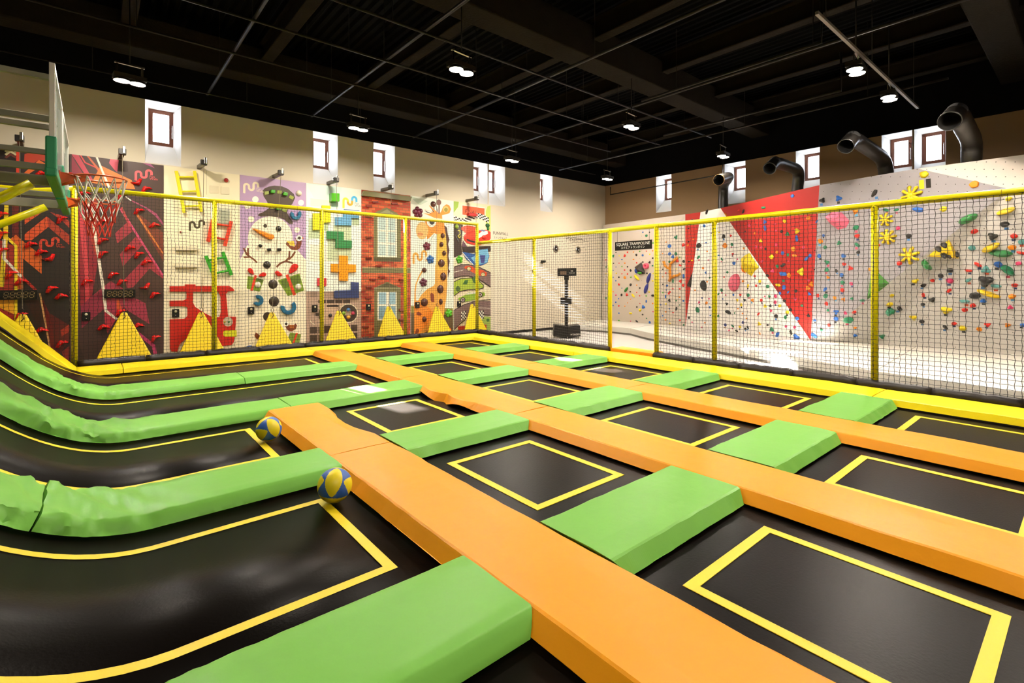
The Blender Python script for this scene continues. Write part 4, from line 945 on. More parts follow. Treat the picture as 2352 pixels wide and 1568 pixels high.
# --- panel 7: giraffe
P = Panel(6, '#dfe6d6', 'pale climbing panel with an orange giraffe picture')
P.d(cK, '90,130 250,275 420,190 90,100', '#c0d0bc'); P.d(cL, '80,850 975,905 975,1600 80,1600', '#857f3c'); P.d(cL, '80,1000 975,1050 975,1600 80,1600', '#57472a')
GO = '#e88a2c'
P.d(cL, '600,-20 860,-20 850,280 855,400 830,700 805,860 760,1170 640,1300 400,1400 220,1500 150,1500 150,780 160,500 180,380 240,230 310,100 330,130 260,250 200,400 185,560 190,740 230,745 300,620 420,500 560,430 590,380', '#e0a044'); P.d(cL, '150,780 230,745 480,900 560,1000 420,1250 220,1500 150,1500', '#e2882e')
P.d(cK, '590,760 740,700 790,900 825,1568 575,1568 590,1000', '#e2b148'); P.d(cK, '360,600 380,540 730,560 765,830 590,850 540,830 440,930 400,950 390,760', GO); P.e(cK, 300, 780, 122, '#e6b36c', 175); P.d(cK, '215,820 270,810 330,840 310,880 215,880', '#d38a52')
P.d(cK, '330,430 440,440 520,400 345,365 360,360 530,410 440,280 455,275 560,370 650,440 690,380 720,300 790,250 850,280 878,350 850,430 770,455 700,470 705,545 545,525 470,490', GO); P.e(cK, 775, 350, 54, '#c8b060', 62); P.e(cK, 778, 362, 36, '#8a7a24', 42); P.d(cK, '350,375 380,385 495,440 400,420', '#3a1f18'); P.d(cK, '460,295 545,412 520,405', '#3a1f18')
P.line(cK, '640,270 640,435', 30, '#6a3a2a'); P.e(cK, 633, 215, 50, '#6a3a2a', 58); P.line(cK, '535,290 540,355', 22, '#4a2418'); P.line(cK, '585,290 610,400', 16, '#4a2a20')
P.e(cK, 490, 610, 92, '#e9e5d4', 98); P.e(cK, 498, 605, 52, '#1d1714', 56)
P.d(cK, '745,670 800,720 815,850 850,960 820,1050 850,1170 825,1290 855,1390 825,1568 815,1568 800,1200 780,900', '#452a24'); P.d(cL, '865,-20 880,60 912,120 885,170 870,275 862,200', '#452a24')
P.line(cK, '545,855 440,1020', 6, '#3d4a38'); P.line(cL, '340,460 240,650', 6, '#3d4a38')
P.d(cL, '490,600 520,570 570,610 580,770 530,775 500,740', '#7a3820'); P.d(cL, '195,1000 240,970 315,1020 290,1060 215,1050', '#7a3820'); P.d(cL, '165,1430 190,1350 225,1325 258,1370 240,1420 180,1455', '#7a3820')
P.logo(cK, 130, 1440, 280, ['#e0a045']*3); P.done()
GH = 'shaped holds on the giraffe panel'
for c, x, y_, rx, ry, lab in ((cK,710,880,38,52,'highest brown seed-shaped hold on the giraffe neck'), (cK,685,1055,38,52,'second highest brown seed-shaped hold on the giraffe neck'), (cK,738,1230,38,52,'third highest brown seed-shaped hold on the giraffe neck'), (cK,685,1430,66,78,'large brown seed-shaped hold in the middle of the giraffe neck'), (cL,765,230,62,90,'large brown seed-shaped hold below the middle of the giraffe neck'), (cL,705,495,66,92,'lowest large brown seed-shaped hold on the giraffe neck'), (cL,365,775,76,88,'large brown seed-shaped hold on the giraffe shoulder'), (cL,712,762,34,66,'narrow brown seed-shaped hold at the giraffe chest'), (cL,362,1135,44,60,'brown seed-shaped hold above the left leg of the giraffe'), (cL,362,92,48,54,'brown tuft hold at the tip of the giraffe tail'), (cL,640,935,30,48,'brown hold right of the mat tip on the giraffe panel')):
    dome('shaped_hold', c, x, y_, rx, '#4a1f12', .08, lab, ry=ry, grp=GH)
dome('shaped_hold', cK, 522, 250, 52, '#4a1f16', .08, 'round brown hold at the left giraffe horn', ry=58, grp=GH)
def flower(c, x, y_, r, col, label, n=5, grp=GH, y=None, splay=.42):
    m = mat('resin_' + col.lstrip('#'), col, .32, coat=.2); p = c.w(x, y_, PY); R = abs(c.w(x + r, y_, PY).x - p.x); mb = MB(); X, Z, N = Vector((1,0,0)), Vector((0,0,1)), Vector((0,-1,0))
    for k in range(n):
        a = 2*PI*k/n + .5; mb.dome((p.x + R*.6*math.cos(a), PY-.001, p.z + R*.6*math.sin(a)), R*splay, R*splay, .06, X, Z, N, m, 12, 4)
    mb.dome((p.x, PY-.001, p.z), R*.55, R*.55, .075, X, Z, N, m, 12, 4)
    return tag(mb.build('shaped_hold'), label, 'shaped hold', grp)
flower(cK, 215, 415, 105, '#5c0f2c', 'large maroon flower hold at the top left of the giraffe panel'); flower(cK, 395, 1090, 78, '#6a1a34', 'maroon flower hold under the giraffe chin'); flower(cK, 465, 1355, 76, '#1c63b0', 'blue flower hold on the giraffe panel'); flower(cL, 345, 355, 82, '#5e1a34', 'maroon flower hold beside the giraffe tail'); flower(cL, 880, 1005, 76, '#57c01a', 'bright green flower hold right of the giraffe chest'); flower(cL, 860, 1385, 75, '#e03232', 'red flower hold at the foot of the giraffe panel')

# --- panel 8: race track
P = Panel(7, '#dccfae', 'climbing panel with a race track picture beside the lettered wall')
P.d(cM, '118,600 330,600 290,1140 310,1260 300,1320 118,1390', '#33271f'); P.d(cM, '118,118 235,130 215,250 118,375', '#8fae42'); P.d(cM, '960,215 880,230 840,340 840,600 880,780 960,800', '#b4c45c')
P.d(cM, '300,190 820,260 820,500 300,430', '#e9e0cc'); P.d(cM, '315,212 812,278 812,485 315,420', '#dd5a34')
text_mesh(P.mb, 'FINAL', cM.w(365, 385, P.yl()), (1, 0, -.02), (.12, 0, 1), .2, flat('#3a2420'), off=.001)
rows = 4
for i in range(22):
    for j in range(rows):
        x = 120 + i*36; y_ = 440 + 60*math.sin(i*.33) + j*30
        P.d(cM, '%f,%f %f,%f %f,%f %f,%f' % (x, y_, x+36, y_+8, x+36, y_+38, x, y_+30), '#1b1816' if (i+j) % 2 else '#ece6d8') if (i*36+120 < 900) else None
# plain red sports car seen from the front, and a blue one below it
P.d(cM, '290,700 420,660 600,690 700,740 590,800 400,830 290,760', '#c7472b'); P.d(cM, '340,900 400,830 520,790 700,770 860,760 950,810 950,960 880,1040 700,1110 560,1100 420,1060 350,980', '#c5301c'); P.d(cM, '670,860 760,790 880,780 890,850 760,910 680,950', '#e6ded0'); P.d(cM, '690,770 760,755 840,775 800,805', '#6a6f92'); P.d(cM, '400,965 600,1020 590,1060 430,1010', '#2a1c1a'); P.d(cM, '410,870 600,800 600,950 400,940', '#d9422a'); P.d(cM, '330,1000 440,1160 290,1140', '#59404f')
P.d(cM, '300,1140 950,1120 950,1250 330,1290', '#2a1f1b'); P.d(cM, '310,1255 560,1300 880,1180 920,1350 880,1500 740,1568 560,1550 400,1420', '#1f4f8c'); P.d(cM, '500,1390 590,1350 660,1210 880,1190 910,1340 870,1500 700,1540 600,1500', '#6aa6c8'); P.d(cM, '710,1330 830,1330 810,1500 730,1510', '#3c4280'); P.line(cM, '310,1265 560,1550', 16, '#e8e4da')
P.line(cM, '160,880 230,1020', 18, '#5a5f60'); P.line(cM, '215,780 250,770 265,850 215,900 245,940 285,900', 22, '#b3a83c')
P.d(cN, '100,110 250,70 400,70 600,120 845,220 845,510 600,350 400,290 250,300 100,350', '#6f5a56'); P.line(cN, '100,112 250,68 400,64 600,110 845,228', 20, '#2a1f1c'); P.line(cN, '100,335 250,298 400,290 600,350 845,510', 20, '#2a1f1c'); P.line(cN, '110,215 290,175', 10, '#e0d8c8')
P.d(cN, '100,400 250,340 450,330 600,380 700,470 705,520 640,555 400,570 230,600 100,690', '#94aa34'); P.line(cN, '100,405 250,342 450,332 600,380 705,480 700,530 600,560 400,568 230,600 100,690', 18, '#2a1f1c'); P.d(cN, '280,460 330,380 400,370 370,460', '#2b5a24'); P.e(cN, 190, 550, 45, '#45602c', 55); P.d(cN, '470,340 530,290 590,330 560,460 490,420', '#2b5a24')
P.d(cN, '310,130 340,95 450,90 560,150 700,180 775,230 760,290 640,290 520,240 380,160', '#c94a20')
for x, y_ in ((410, 148), (692, 262)): P.e(cN, x, y_, 46, '#2a1f1a'); P.e(cN, x, y_, 36, '#c4b684')
P.d(cN, '190,740 320,680 400,620 560,620 720,620 735,680 560,760 380,800 250,810', '#7fa22e'); P.d(cN, '355,665 380,630 540,615 540,645', '#d8d6c6')
for x, y_ in ((288, 770), (635, 668)): P.e(cN, x, y_, 52, '#241c1a'); P.e(cN, x, y_, 34, '#b9b0ac'); P.e(cN, x, y_, 20, '#5a3a34')
P.d(cN, '95,970 300,870 520,800 845,790 845,1080 690,1060 500,1040 330,1130 200,1260 95,1380', '#6f5a56'); P.line(cN, '95,975 300,872 520,800 845,760', 16, '#2a1f1c'); P.line(cN, '95,1370 230,1250 330,1170', 20, '#2a1f1c'); P.line(cN, '600,1060 845,1080', 14, '#2a1f1c'); P.line(cN, '600,925 840,942', 10, '#e0d8c8')
P.d(cN, '640,1180 720,1100 845,1110 845,1480 640,1480', '#8fa54a'); P.e(cN, 790, 1175, 32, '#35612a'); P.d(cN, '190,1300 330,1290 330,1460 190,1460', '#a52a18'); P.d(cN, '690,1265 760,1265 775,1460 690,1460', '#a52a18'); P.d(cN, '95,1400 185,1320 185,1460 95,1460', '#c9c68c')
for cx0, cy0 in ((255, 1010), (610, 1000)):
    for i in range(4):
        for j in range(5): P.d(cN, '%d,%d %d,%d %d,%d %d,%d' % (cx0+i*24, cy0+j*34-i*6, cx0+i*24+24, cy0+j*34-i*6-6, cx0+i*24+24, cy0+j*34-i*6+28, cx0+i*24, cy0+j*34-i*6+34), '#1d1816' if (i+j) % 2 else '#e8e2d4')
P.done()
RG = 'shaped holds on the race track panel'
hold('shaped_hold', cM, '470,380 665,395 660,455 470,445', '#b81c1c', .16, 'red box hold under the word on the orange sign', grp=RG)
dome('shaped_hold', cM, 875, 662, 45, '#12502c', .09, 'dark green hold at the upper right of the race track panel', grp=RG); dome('shaped_hold', cM, 888, 735, 24, '#1d6a34', .06, 'small green hold under the dark green one', ry=40, grp=RG)
flower(cM, 245, 1430, 78, '#4fa81a', 'bright green flower hold on the race track panel', grp=RG); dome('shaped_hold', cM, 185, 690, 40, '#8aa82c', .06, 'pale green hold at the left of the black patch', ry=55, grp=RG)
dome('shaped_hold', cM, 800, 930, 58, '#cf2a1c', .08, 'red rounded hold on the red sports car', ry=50, grp=RG)

# --- auto belays, straps, control boxes and yellow wedge mats
AR = 'auto belay arms above the panels'
tips = [(45, 330), (281, 355), (468, 382), (645, 405), (772, 424), (898, 438), (1002, 452), (1095, 466)]
NM = ['orange-arrow panel', 'crimson-beam panel', 'cream panel', 'snowman panel', 'block puzzle panel', 'brick panel', 'giraffe panel', 'race track panel']
tops = [(52, 720), (285, 716), (462, 716), (625, 716), (778, 712), (893, 702), (1003, 703), (1085, 697)]
VINYL = mat('yellow_wedge_vinyl', '#f0cf0a', .4, .15, 5)
for i, ((u, v), nm) in enumerate(zip(tips, NM)):
    tip = on_y(u, v, PY-.52); tip.z = max(tip.z, PTOP+.03); q = tops[i]; an = on_y(q[0], q[1], PY-.32)
    r = thing('auto_belay', tip, 'auto belay arm above the ' + nm, 'auto belay', AR)
    mb = MB(); bx = tip.x - .02; mb.bar((bx, WY-.005, tip.z+.05), tip + Vector((0, .02, .04)), .09, .09, mat('belay_steel', '#5d564c', .35, metal=.5)); mb.build('arm', parent=r, bevel=.006)
    mb = MB(); mb.box(tip + Vector((-.07, -.05, .0)), tip + Vector((.07, .06, .13)), BLACKMETAL); mb.box(tip + Vector((.0, -.06, .03)), tip + Vector((.055, -.04, .19)), STEEL); mb.build('head', parent=r, bevel=.008)
    mb = MB(); mb.bar(tip + Vector((0, -.02, 0)), an + Vector((0, -.03, .1)), .013, .004, mat('grey_strap', '#6b6252', .7), up=Vector((0,1,0))); mb.build('strap', parent=r)
    mb = MB(); c = an + Vector((0, -.03, .05)); mb.tube([c + Vector((.03*math.sin(t), 0, .05*math.cos(t))) for t in [2*PI*k/12 for k in range(13)]], .006, 6, BLACKMETAL, cap=False); mb.tube([c + Vector((0,0,-.05)), c + Vector((.02,-.02,-.16)), c + Vector((-.02,-.02,-.2))], .009, 6, BLACKMETAL); mb.build('clip', parent=r)
    # wedge mat hanging from the clip and standing on the floor
    hw = [.62, .62, .6, .6, .6, .6, .6, .6][i]*1.06; xm = an.x; yb, yt = PY-.62, PY-.32
    A, B = Vector((xm-hw, yb, FZ)), Vector((xm+hw, yb, FZ)); T0, T1 = an + Vector((-.05, 0, 0)), an + Vector((.05, 0, 0))
    A2, B2 = Vector((xm-hw+.03, yb+.1, FZ)), Vector((xm+hw-.03, yb+.1, FZ)); S0, S1 = T0 + Vector((0, .07, -.03)), T1 + Vector((0, .07, -.03))
    mb = MB(); mb.add([A, B, T1, T0, A2, B2, S1, S0], [(0,1,2,3), (5,4,7,6), (0,3,7,4), (1,5,6,2), (3,2,6,7), (0,4,5,1)], VINYL)
    tag(mb.build('wedge_mat', bevel=.03), 'yellow triangular wedge mat standing before the ' + nm, 'mat', 'yellow triangular mats at the foot of the panels')
for (c, x, y_), nm in zip(((cB,203,1042), (cC,148,1070), (cE,250,750), (cH,205,882), (cJ,170,870), (cL,212,830), (cN,205,850)), NM[1:]):
    p = c.w(x, y_, PY); r = thing('control_box', (p.x, PY, p.z), 'small black control box with a round lamp on the ' + nm, 'control box', 'black control boxes on the panels')
    mb = MB(); mb.box((p.x-.075, PY-.05, p.z-.1), (p.x+.075, PY-.0005, p.z+.1), BLACKPL); mb.build('case', parent=r, bevel=.006)
    mb = MB(); mb.dome((p.x, PY-.05, p.z+.045), .03, .03, .015, Vector((1,0,0)), Vector((0,0,1)), Vector((0,-1,0)), flat('#c9c2a0'), 12, 3); mb.build('lamp', parent=r)
    mb = MB(); mb.dome((p.x, PY-.05, p.z-.05), .012, .012, .01, Vector((1,0,0)), Vector((0,0,1)), Vector((0,-1,0)), STEEL, 8, 3); mb.build('button', parent=r)
SEGC = mat('dim_digit', '#8a744c', .4)
for c, x0, y0, x1, y1, nm, dig in ((cA, 0, 790, 365, 878, NM[0], '87838'), (cB, 378, 782, 680, 862, NM[1], '88588')):
    a, b = c.w(x0, y0, PY), c.w(x1, y1, PY); r = thing('score_display', (a.x, PY, b.z), 'black digital score display on the ' + nm, 'display', 'score displays on the dark panels')
    mb = MB(); mb.box((a.x, PY-.05, b.z), (b.x, PY-.0005, a.z), BLACKPL); mb.build('case', parent=r, bevel=.006)
    mb = MB(); w = (b.x-a.x); h = a.z-b.z; dw = w*.86/5
    S7 = {'8': 'abcdefg', '7': 'abc', '5': 'acdfg', '3': 'abcdg', '0': 'abcdef'}
    for k, ch in enumerate('88888'):
        x = a.x + w*.07 + k*dw + dw*.12; W2 = dw*.68; H2 = h*.6; zb0 = b.z + h*.2; t = .014
        sl = lambda z: (z - zb0)*.12
        for s in S7['8']:
            X0, X1 = x, x+W2
            seg = {'a': ((X0, zb0+H2), (X1, zb0+H2)), 'd': ((X0, zb0), (X1, zb0)), 'g': ((X0, zb0+H2/2), (X1, zb0+H2/2)), 'f': ((X0, zb0+H2/2), (X0, zb0+H2)), 'b': ((X1, zb0+H2/2), (X1, zb0+H2)), 'e': ((X0, zb0), (X0, zb0+H2/2)), 'c': ((X1, zb0), (X1, zb0+H2/2))}[s]
            (p0, q0), (p1, q1) = seg; A, B = Vector((p0+sl(q0), PY-.053, q0)), Vector((p1+sl(q1), PY-.053, q1)); d = (B-A).normalized()*t*.8; mb.bar(A+d, B-d, t, .003, SEGC, up=Vector((0,1,0)))
    mb.build('digit', parent=r)

# ================================================================== FAR END: LETTERING, SPEAKERS, KIOSK
BT = flat('#1d1a18')
mb = MB(); a = on_y(1132, 538, WY); b = on_y(1165, 540, WY)
text_mesh(mb, 'FUNWALL', (a.x, WY-.004, a.z), (1,0,0), (0,0,1), (b.x-a.x)/4.35, BT); a2 = on_y(1133, 546, WY); text_mesh(mb, 'ファンウォール', (a2.x, WY-.004, a2.z-.02), (1,0,0), (0,0,1), (b.x-a.x)/7.2, BT)
tag(mb.build('wall_lettering', fix=False), 'black lettering on the beige wall just right of the race track panel', 'lettering')
mb = MB(); a = on_y(1299, 550, WY); b = on_y(1344, 552, WY)
text_mesh(mb, 'WONDERWALL 〉', (a.x, WY-.004, a.z), (1,0,0), (0,0,1), (b.x-a.x)/7.3, BT); a2 = on_y(1308, 555.5, WY); text_mesh(mb, 'ワンダーウォール', (a2.x, WY-.004, a2.z-.02), (1,0,0), (0,0,1), (b.x-a.x)/11.5, BT)
tag(mb.build('wall_lettering', fix=False), 'black lettering with an arrow on the beige wall above the two round vents', 'lettering')
for u, v, lab in ((1276, 571, 'left'), (1327, 574, 'right')):
    p = on_y(u, v, WY); r = thing('round_vent', (p.x, WY, p.z), '%s round steel vent ring on the beige wall above the kiosk' % lab, 'vent', 'round vents on the back wall')
    mb = MB(); mb.lathe([(.15, 0), (.16, .03), (.12, .05), (.09, .04)], (p.x, WY-.001, p.z), (0,-1,0), 24, STEEL); mb.build('ring', parent=r)
    mb = MB(); mb.lathe([(.001, .012), (.1, .012)], (p.x, WY-.001, p.z), (0,-1,0), 20, BLACKPL); mb.build('opening', parent=r, fix=False)
    mb = MB(); mb.dome((p.x+.02, WY-.015, p.z), .045, .045, .05, Vector((1,0,0)), Vector((0,0,1)), Vector((0,-1,0)), STEEL, 12, 4); mb.build('nozzle', parent=r)
p = on_y(1245, 600.5, WY); mb = MB(); mb.prism([(p.x-.1, WY-.14, p.z-.045), (p.x+.07, WY-.14, p.z-.045), (p.x+.1, WY-.14, p.z+.045), (p.x-.07, WY-.14, p.z+.045)], (0, .139, 0), BLACKPL); tag(mb.build('wall_box', bevel=.004), 'small black slanted box on the beige wall right of a net post', 'box')

kd = (EYE - FZ)*F/(776 - CY)                       # distance at which the kiosk foot stands on the floor
kp = ray(1302, 700)*kd; kx, ky = kp.x, kp.y; S_ = kd/F
fw = Vector((SS, SC, 0)); rt = Vector((SC, -SS, 0)); KR = (rt*math.cos(.0) + fw*math.sin(.0)).normalized(); KF = Vector((0,0,1)).cross(KR)   # KF points away
def kpt(u, v, d): return Vector((kx, ky, 0)) + KR*((u-1302)*S_) - KF*0 + fw*d + Vector((0, 0, EYE - (v - CY)*S_))
r = thing('kiosk', (kx, ky, FZ), 'black wheeled kiosk with a display on a pole behind the net', 'kiosk')
mb = MB(); ft = [(1271, 773), (1302, 777), (1333, 773), (1332, 748), (1329, 747), (1302, 750), (1275, 747), (1273, 748)]
mb.prism([kpt(u, v-1.5, -.25 if u == 1302 else -.05) for u, v in ft], fw*.55, BLACKPL); mb.build('base', parent=r, bevel=.015)
mb = MB(); text_mesh(mb, 'WONDERWALL', kpt(1307.5, 768.5, -.235), (KR + fw*.35), (0,0,1), .085, flat('#d8d4cc'), off=.012); mb.build('lettering', parent=r, fix=False)
mb = MB(); mb.bar(kpt(1302, 750, .15), kpt(1302, 632, .15), .11, .07, BLACKPL, up=fw); mb.build('pole', parent=r)
mb = MB(); mb.bar(kpt(1302, 642, .14), kpt(1302, 632, .14), .17, .1, BLACKPL, up=fw); mb.build('collar', parent=r)
mb = MB(); A, B = kpt(1281, 634, .02), kpt(1324, 615, .02); w = (B-A); mb.prism([kpt(1281,634,.02), kpt(1324,633,.02), kpt(1324,615,.02), kpt(1281,616,.02)], fw*.12, BLACKPL); ds = mb.build('display', parent=r, bevel=.006)
mb = MB(); mb.prism([kpt(1286.5,631,.014), kpt(1301,630.5,.014), kpt(1301,622.5,.014), kpt(1286.5,623,.014)], fw*.004, flat('#5f4a38')); mb.build('screen', parent=ds)
mb = MB(); G_ = flat('#e6e2da')
for dx in (0, 3.2): mb.poly([kpt(1310.5+dx, 621.2, .012), kpt(1313.3+dx, 621.2, .012), kpt(1312+dx, 623.6, .012)], G_)
text_mesh(mb, 'wonderwall', kpt(1307, 627.5, .015), KR, (0,0,1), .045, G_); mb.build('mark', parent=ds, fix=False)
mb = MB(); mb.prism([kpt(1288,699,0), kpt(1313,698.5,0), kpt(1313,683,0), kpt(1288,683.5,0)], fw*.16, BLACKPL); mb.build('reader_box', parent=r, bevel=.006)
for u, d in ((1274, .05), (1330, .05), (1302, -.2), (1300, .4)):
    q = kpt(u, 775, d); mb = MB(); mb.lathe([(.001, -.016), (.045, -.016), (.045, .016), (.001, .016)], (q.x, q.y, FZ+.045), KR, 14, STEEL); mb.build('caster', parent=r)

# ================================================================== CRASH MAT
def S(p): return Vector((p[0]*K, p[1]*K, (p[2]-1.6)*K + 1.6))
MT = (-.15 - 1.6)*K + 1.6
fr_ = [(14.3, 14.15), (14.55, 13.3), (14.95, 12.0), (14.9, 11.0), (14.3, 10.0), (13.9, 9.2), (13.2, 7.4), (12.6, 5.6), (11.9, 3.8), (11.5, 2.8), (11.1, .9), (10.9, -2.0)]
fr_ = [(x*K, y*K) for x, y in fr_]; bk = [(18.2, -2.1), (18.2, WY-.05)]
n = len(fr_); mb = MB()
top = [Vector((x, y, MT)) for x, y in fr_ + bk]; bot = [Vector((x, y, FZ)) for x, y in fr_ + bk]
mb.add(top, [tuple(range(len(top)))], MATGREY)
mb.add(top + bot, [(i, (i+1) % len(top), len(top) + (i+1) % len(top), len(top)+i) for i in range(len(top))], MATGREY)
cm = tag(mb.build('crash_mat', bevel=.03), 'long grey crash mat with a bent front edge at the foot of the climbing wall', 'mat')
mb = MB(); Z1 = FZ + .07
mb.add([Vector((x-.012, y-.004, FZ+.004)) for x, y in fr_] + [Vector((x-.012, y-.004, Z1)) for x, y in fr_], [(i, i+1, n+i+1, n+i) for i in range(n-1)], SKIRT); mb.build('skirt', parent=cm, fix=False)
mb = MB()
for t in (.17, .36, .55, .72, .88):
    i = int(t*(n-1)); a = Vector((*fr_[i], MT+.002)); b = Vector((18.0, fr_[i][1] + .4, MT+.002)); mb.bar(a, b, .014, .003, mat('mat_seam', '#8d887e', .7))
mb.build('seam', parent=cm)

# ================================================================== CLIMBING WALL
V3 = {k: S(v) for k, v in dict(A0=(16.95,14.2,-.15), A1=(17.0,14.2,3.95), B0=(17.2,9.4,-.15), B1=(16.5,9.0,4), C1=(16.4,8.3,4), D1=(16.05,7.3,4), E1=(14.05,3.65,4), P0=(15.9,5.4,-.15), G1=(13.6,1.5,4), G0=(16.6,1.8,-.15), H1=(13.3,-1.6,4), H0=(16.5,-1.6,-.15)).items()}
# pixel corners of the facets fix the true corner points on the two guide heights
ZW = S((0,0,4)).z
def top_at(u, v, dz=.22): return on_z(u, v, ZW + dz)
def base_at(u, v): return on_z(u, v, MT)
V3['A1'] = top_at(1373, 518, .03); V3['B1'] = top_at(1574, 492, .04); V3['C1'] = top_at(1609, 487, .05); V3['D1'] = top_at(1655, 478, .1); V3['E1'] = top_at(1882, 425); V3['G1'] = top_at(2108, 387)
V3['A0'] = Vector((base_at(1406, 736).x, WY-.1, MT)); V3['A1'].y = min(V3['A1'].y, WY-.1); V3['B0'] = base_at(1574.5, 750); V3['P0'] = base_at(1862, 782); V3['G0'] = base_at(2014, 789)
top_r = top_at(2352, 355); V3['H1'] = V3['G1'] + (top_r - V3['G1']).normalized()*4.2; base_r = base_at(2352, 815); V3['H0'] = V3['G0'] + (base_r - V3['G0']).normalized()*5.5
def pl(a, b, c): nn = (V3[b]-V3[a]).cross(V3[c]-V3[a]).normalized(); return V3[a].copy(), nn
PL4 = pl('E1', 'G1', 'P0')
KQ = on_plane(2319, 434, *PL4); V3['K'] = KQ
JQ = on_plane(1952, 719, *PL4); V3['J'] = JQ
FACES = [('F0', ['A0', 'B0', 'B1', 'A1'], '#c9bdb0'), ('F1', ['B0', 'C1', 'B1'], '#ae2014'), ('F2', ['B0', 'P0', 'D1', 'C1'], '#f1ece6'), ('F3', ['P0', 'E1', 'D1'], '#a0150d'), ('F4', ['P0', 'J', 'K', 'G1', 'E1'], '#989397'), ('F5', ['G1', 'K', 'H1'], '#d3cabf'), ('F6', ['P0', 'G0', 'H0', 'H1', 'K', 'J'], '#f6f1ec')]  # corner facet is white too; its shade is put into the beige colour
mb = MB(); cw_face = {}
CWM = {}
for nm, ks, col in FACES:
    m = mat('climb_' + nm, col, .7, .05, 150); P_ = [V3[k] for k in ks]
    if nm == 'F6':
        for tri in (('P0', 'G0', 'J'), ('J', 'G0', 'K'), ('K', 'G0', 'H0'), ('K', 'H0', 'H1')): mb.poly([V3[k] for k in tri], m)
    elif nm in ('F2', 'F0'):
        a, b, c, d = ks; mb.poly([V3[a], V3[b], V3[c]], m); mb.poly([V3[a], V3[c], V3[d]], m)
    else: mb.poly(P_, m)
# back, sides and top edge give the wall its thickness
TE = ['A1', 'B1', 'C1', 'D1', 'E1', 'G1', 'H1']; off = Vector((.16, .03, 0)); edge = flat('#cbb99c')
for a, b in zip(TE[:-1], TE[1:]):
    mb.poly([V3[a], V3[b], V3[b]+off, V3[a]+off], edge); mb.poly([V3[a]+off, V3[b]+off, Vector((18.3, V3[b].y, MT)), Vector((18.3, V3[a].y, MT))], edge)
mb.poly([V3['H1'], V3['H0'], Vector((18.3, V3['H1'].y, MT)), V3['H1']+off], edge)
TRI = []
def tri_add(nm, ks): 
    for i in range(1, len(ks)-1): TRI.append((nm, V3[ks[0]], V3[ks[i]], V3[ks[i+1]]))
for nm, ks, _ in FACES:
    if nm == 'F6':
        for t in (('P0', 'G0', 'J'), ('J', 'G0', 'K'), ('K', 'G0', 'H0'), ('K', 'H0', 'H1')): TRI.append((nm, *[V3[k] for k in t]))
    else: tri_add(nm, ks)
from mathutils.geometry import intersect_ray_tri
def on_wall(u, v):
    d = ray(u, v); o = Vector((0, 0, EYE)); best = None
    for nm, a, b, c in TRI:
        h = intersect_ray_tri(a, b, c, d, o, True)
        if h is not None:
            t = (h - o).length
            if best is None or t < best[0]:
                nn = (b-a).cross(c-a).normalized()
                if nn.dot(d) > 0: nn = -nn
                best = (t, h, nn, nm)
    return best
# bolt holes and route tapes are marks on the wall itself
HOLE = flat('#2a2320')
for v in range(372, 800, 17):
    for u in range(1420, 2352, 22):
        h = on_wall(u + (v % 34)*.3, v)
        if h and h[3] in ('F4', 'F5', 'F6', 'F0') and (v < 460 or u % 3 == 0):
            X = h[2].cross(Vector((0,0,1))).normalized(); Y = X.cross(h[2]); rr = .011
            mb.poly([h[1] + h[2]*.002 + (X*math.cos(k*PI/3) + Y*math.sin(k*PI/3))*rr for k in range(6)], HOLE)
HOLDS = {}
WALLMB = mb
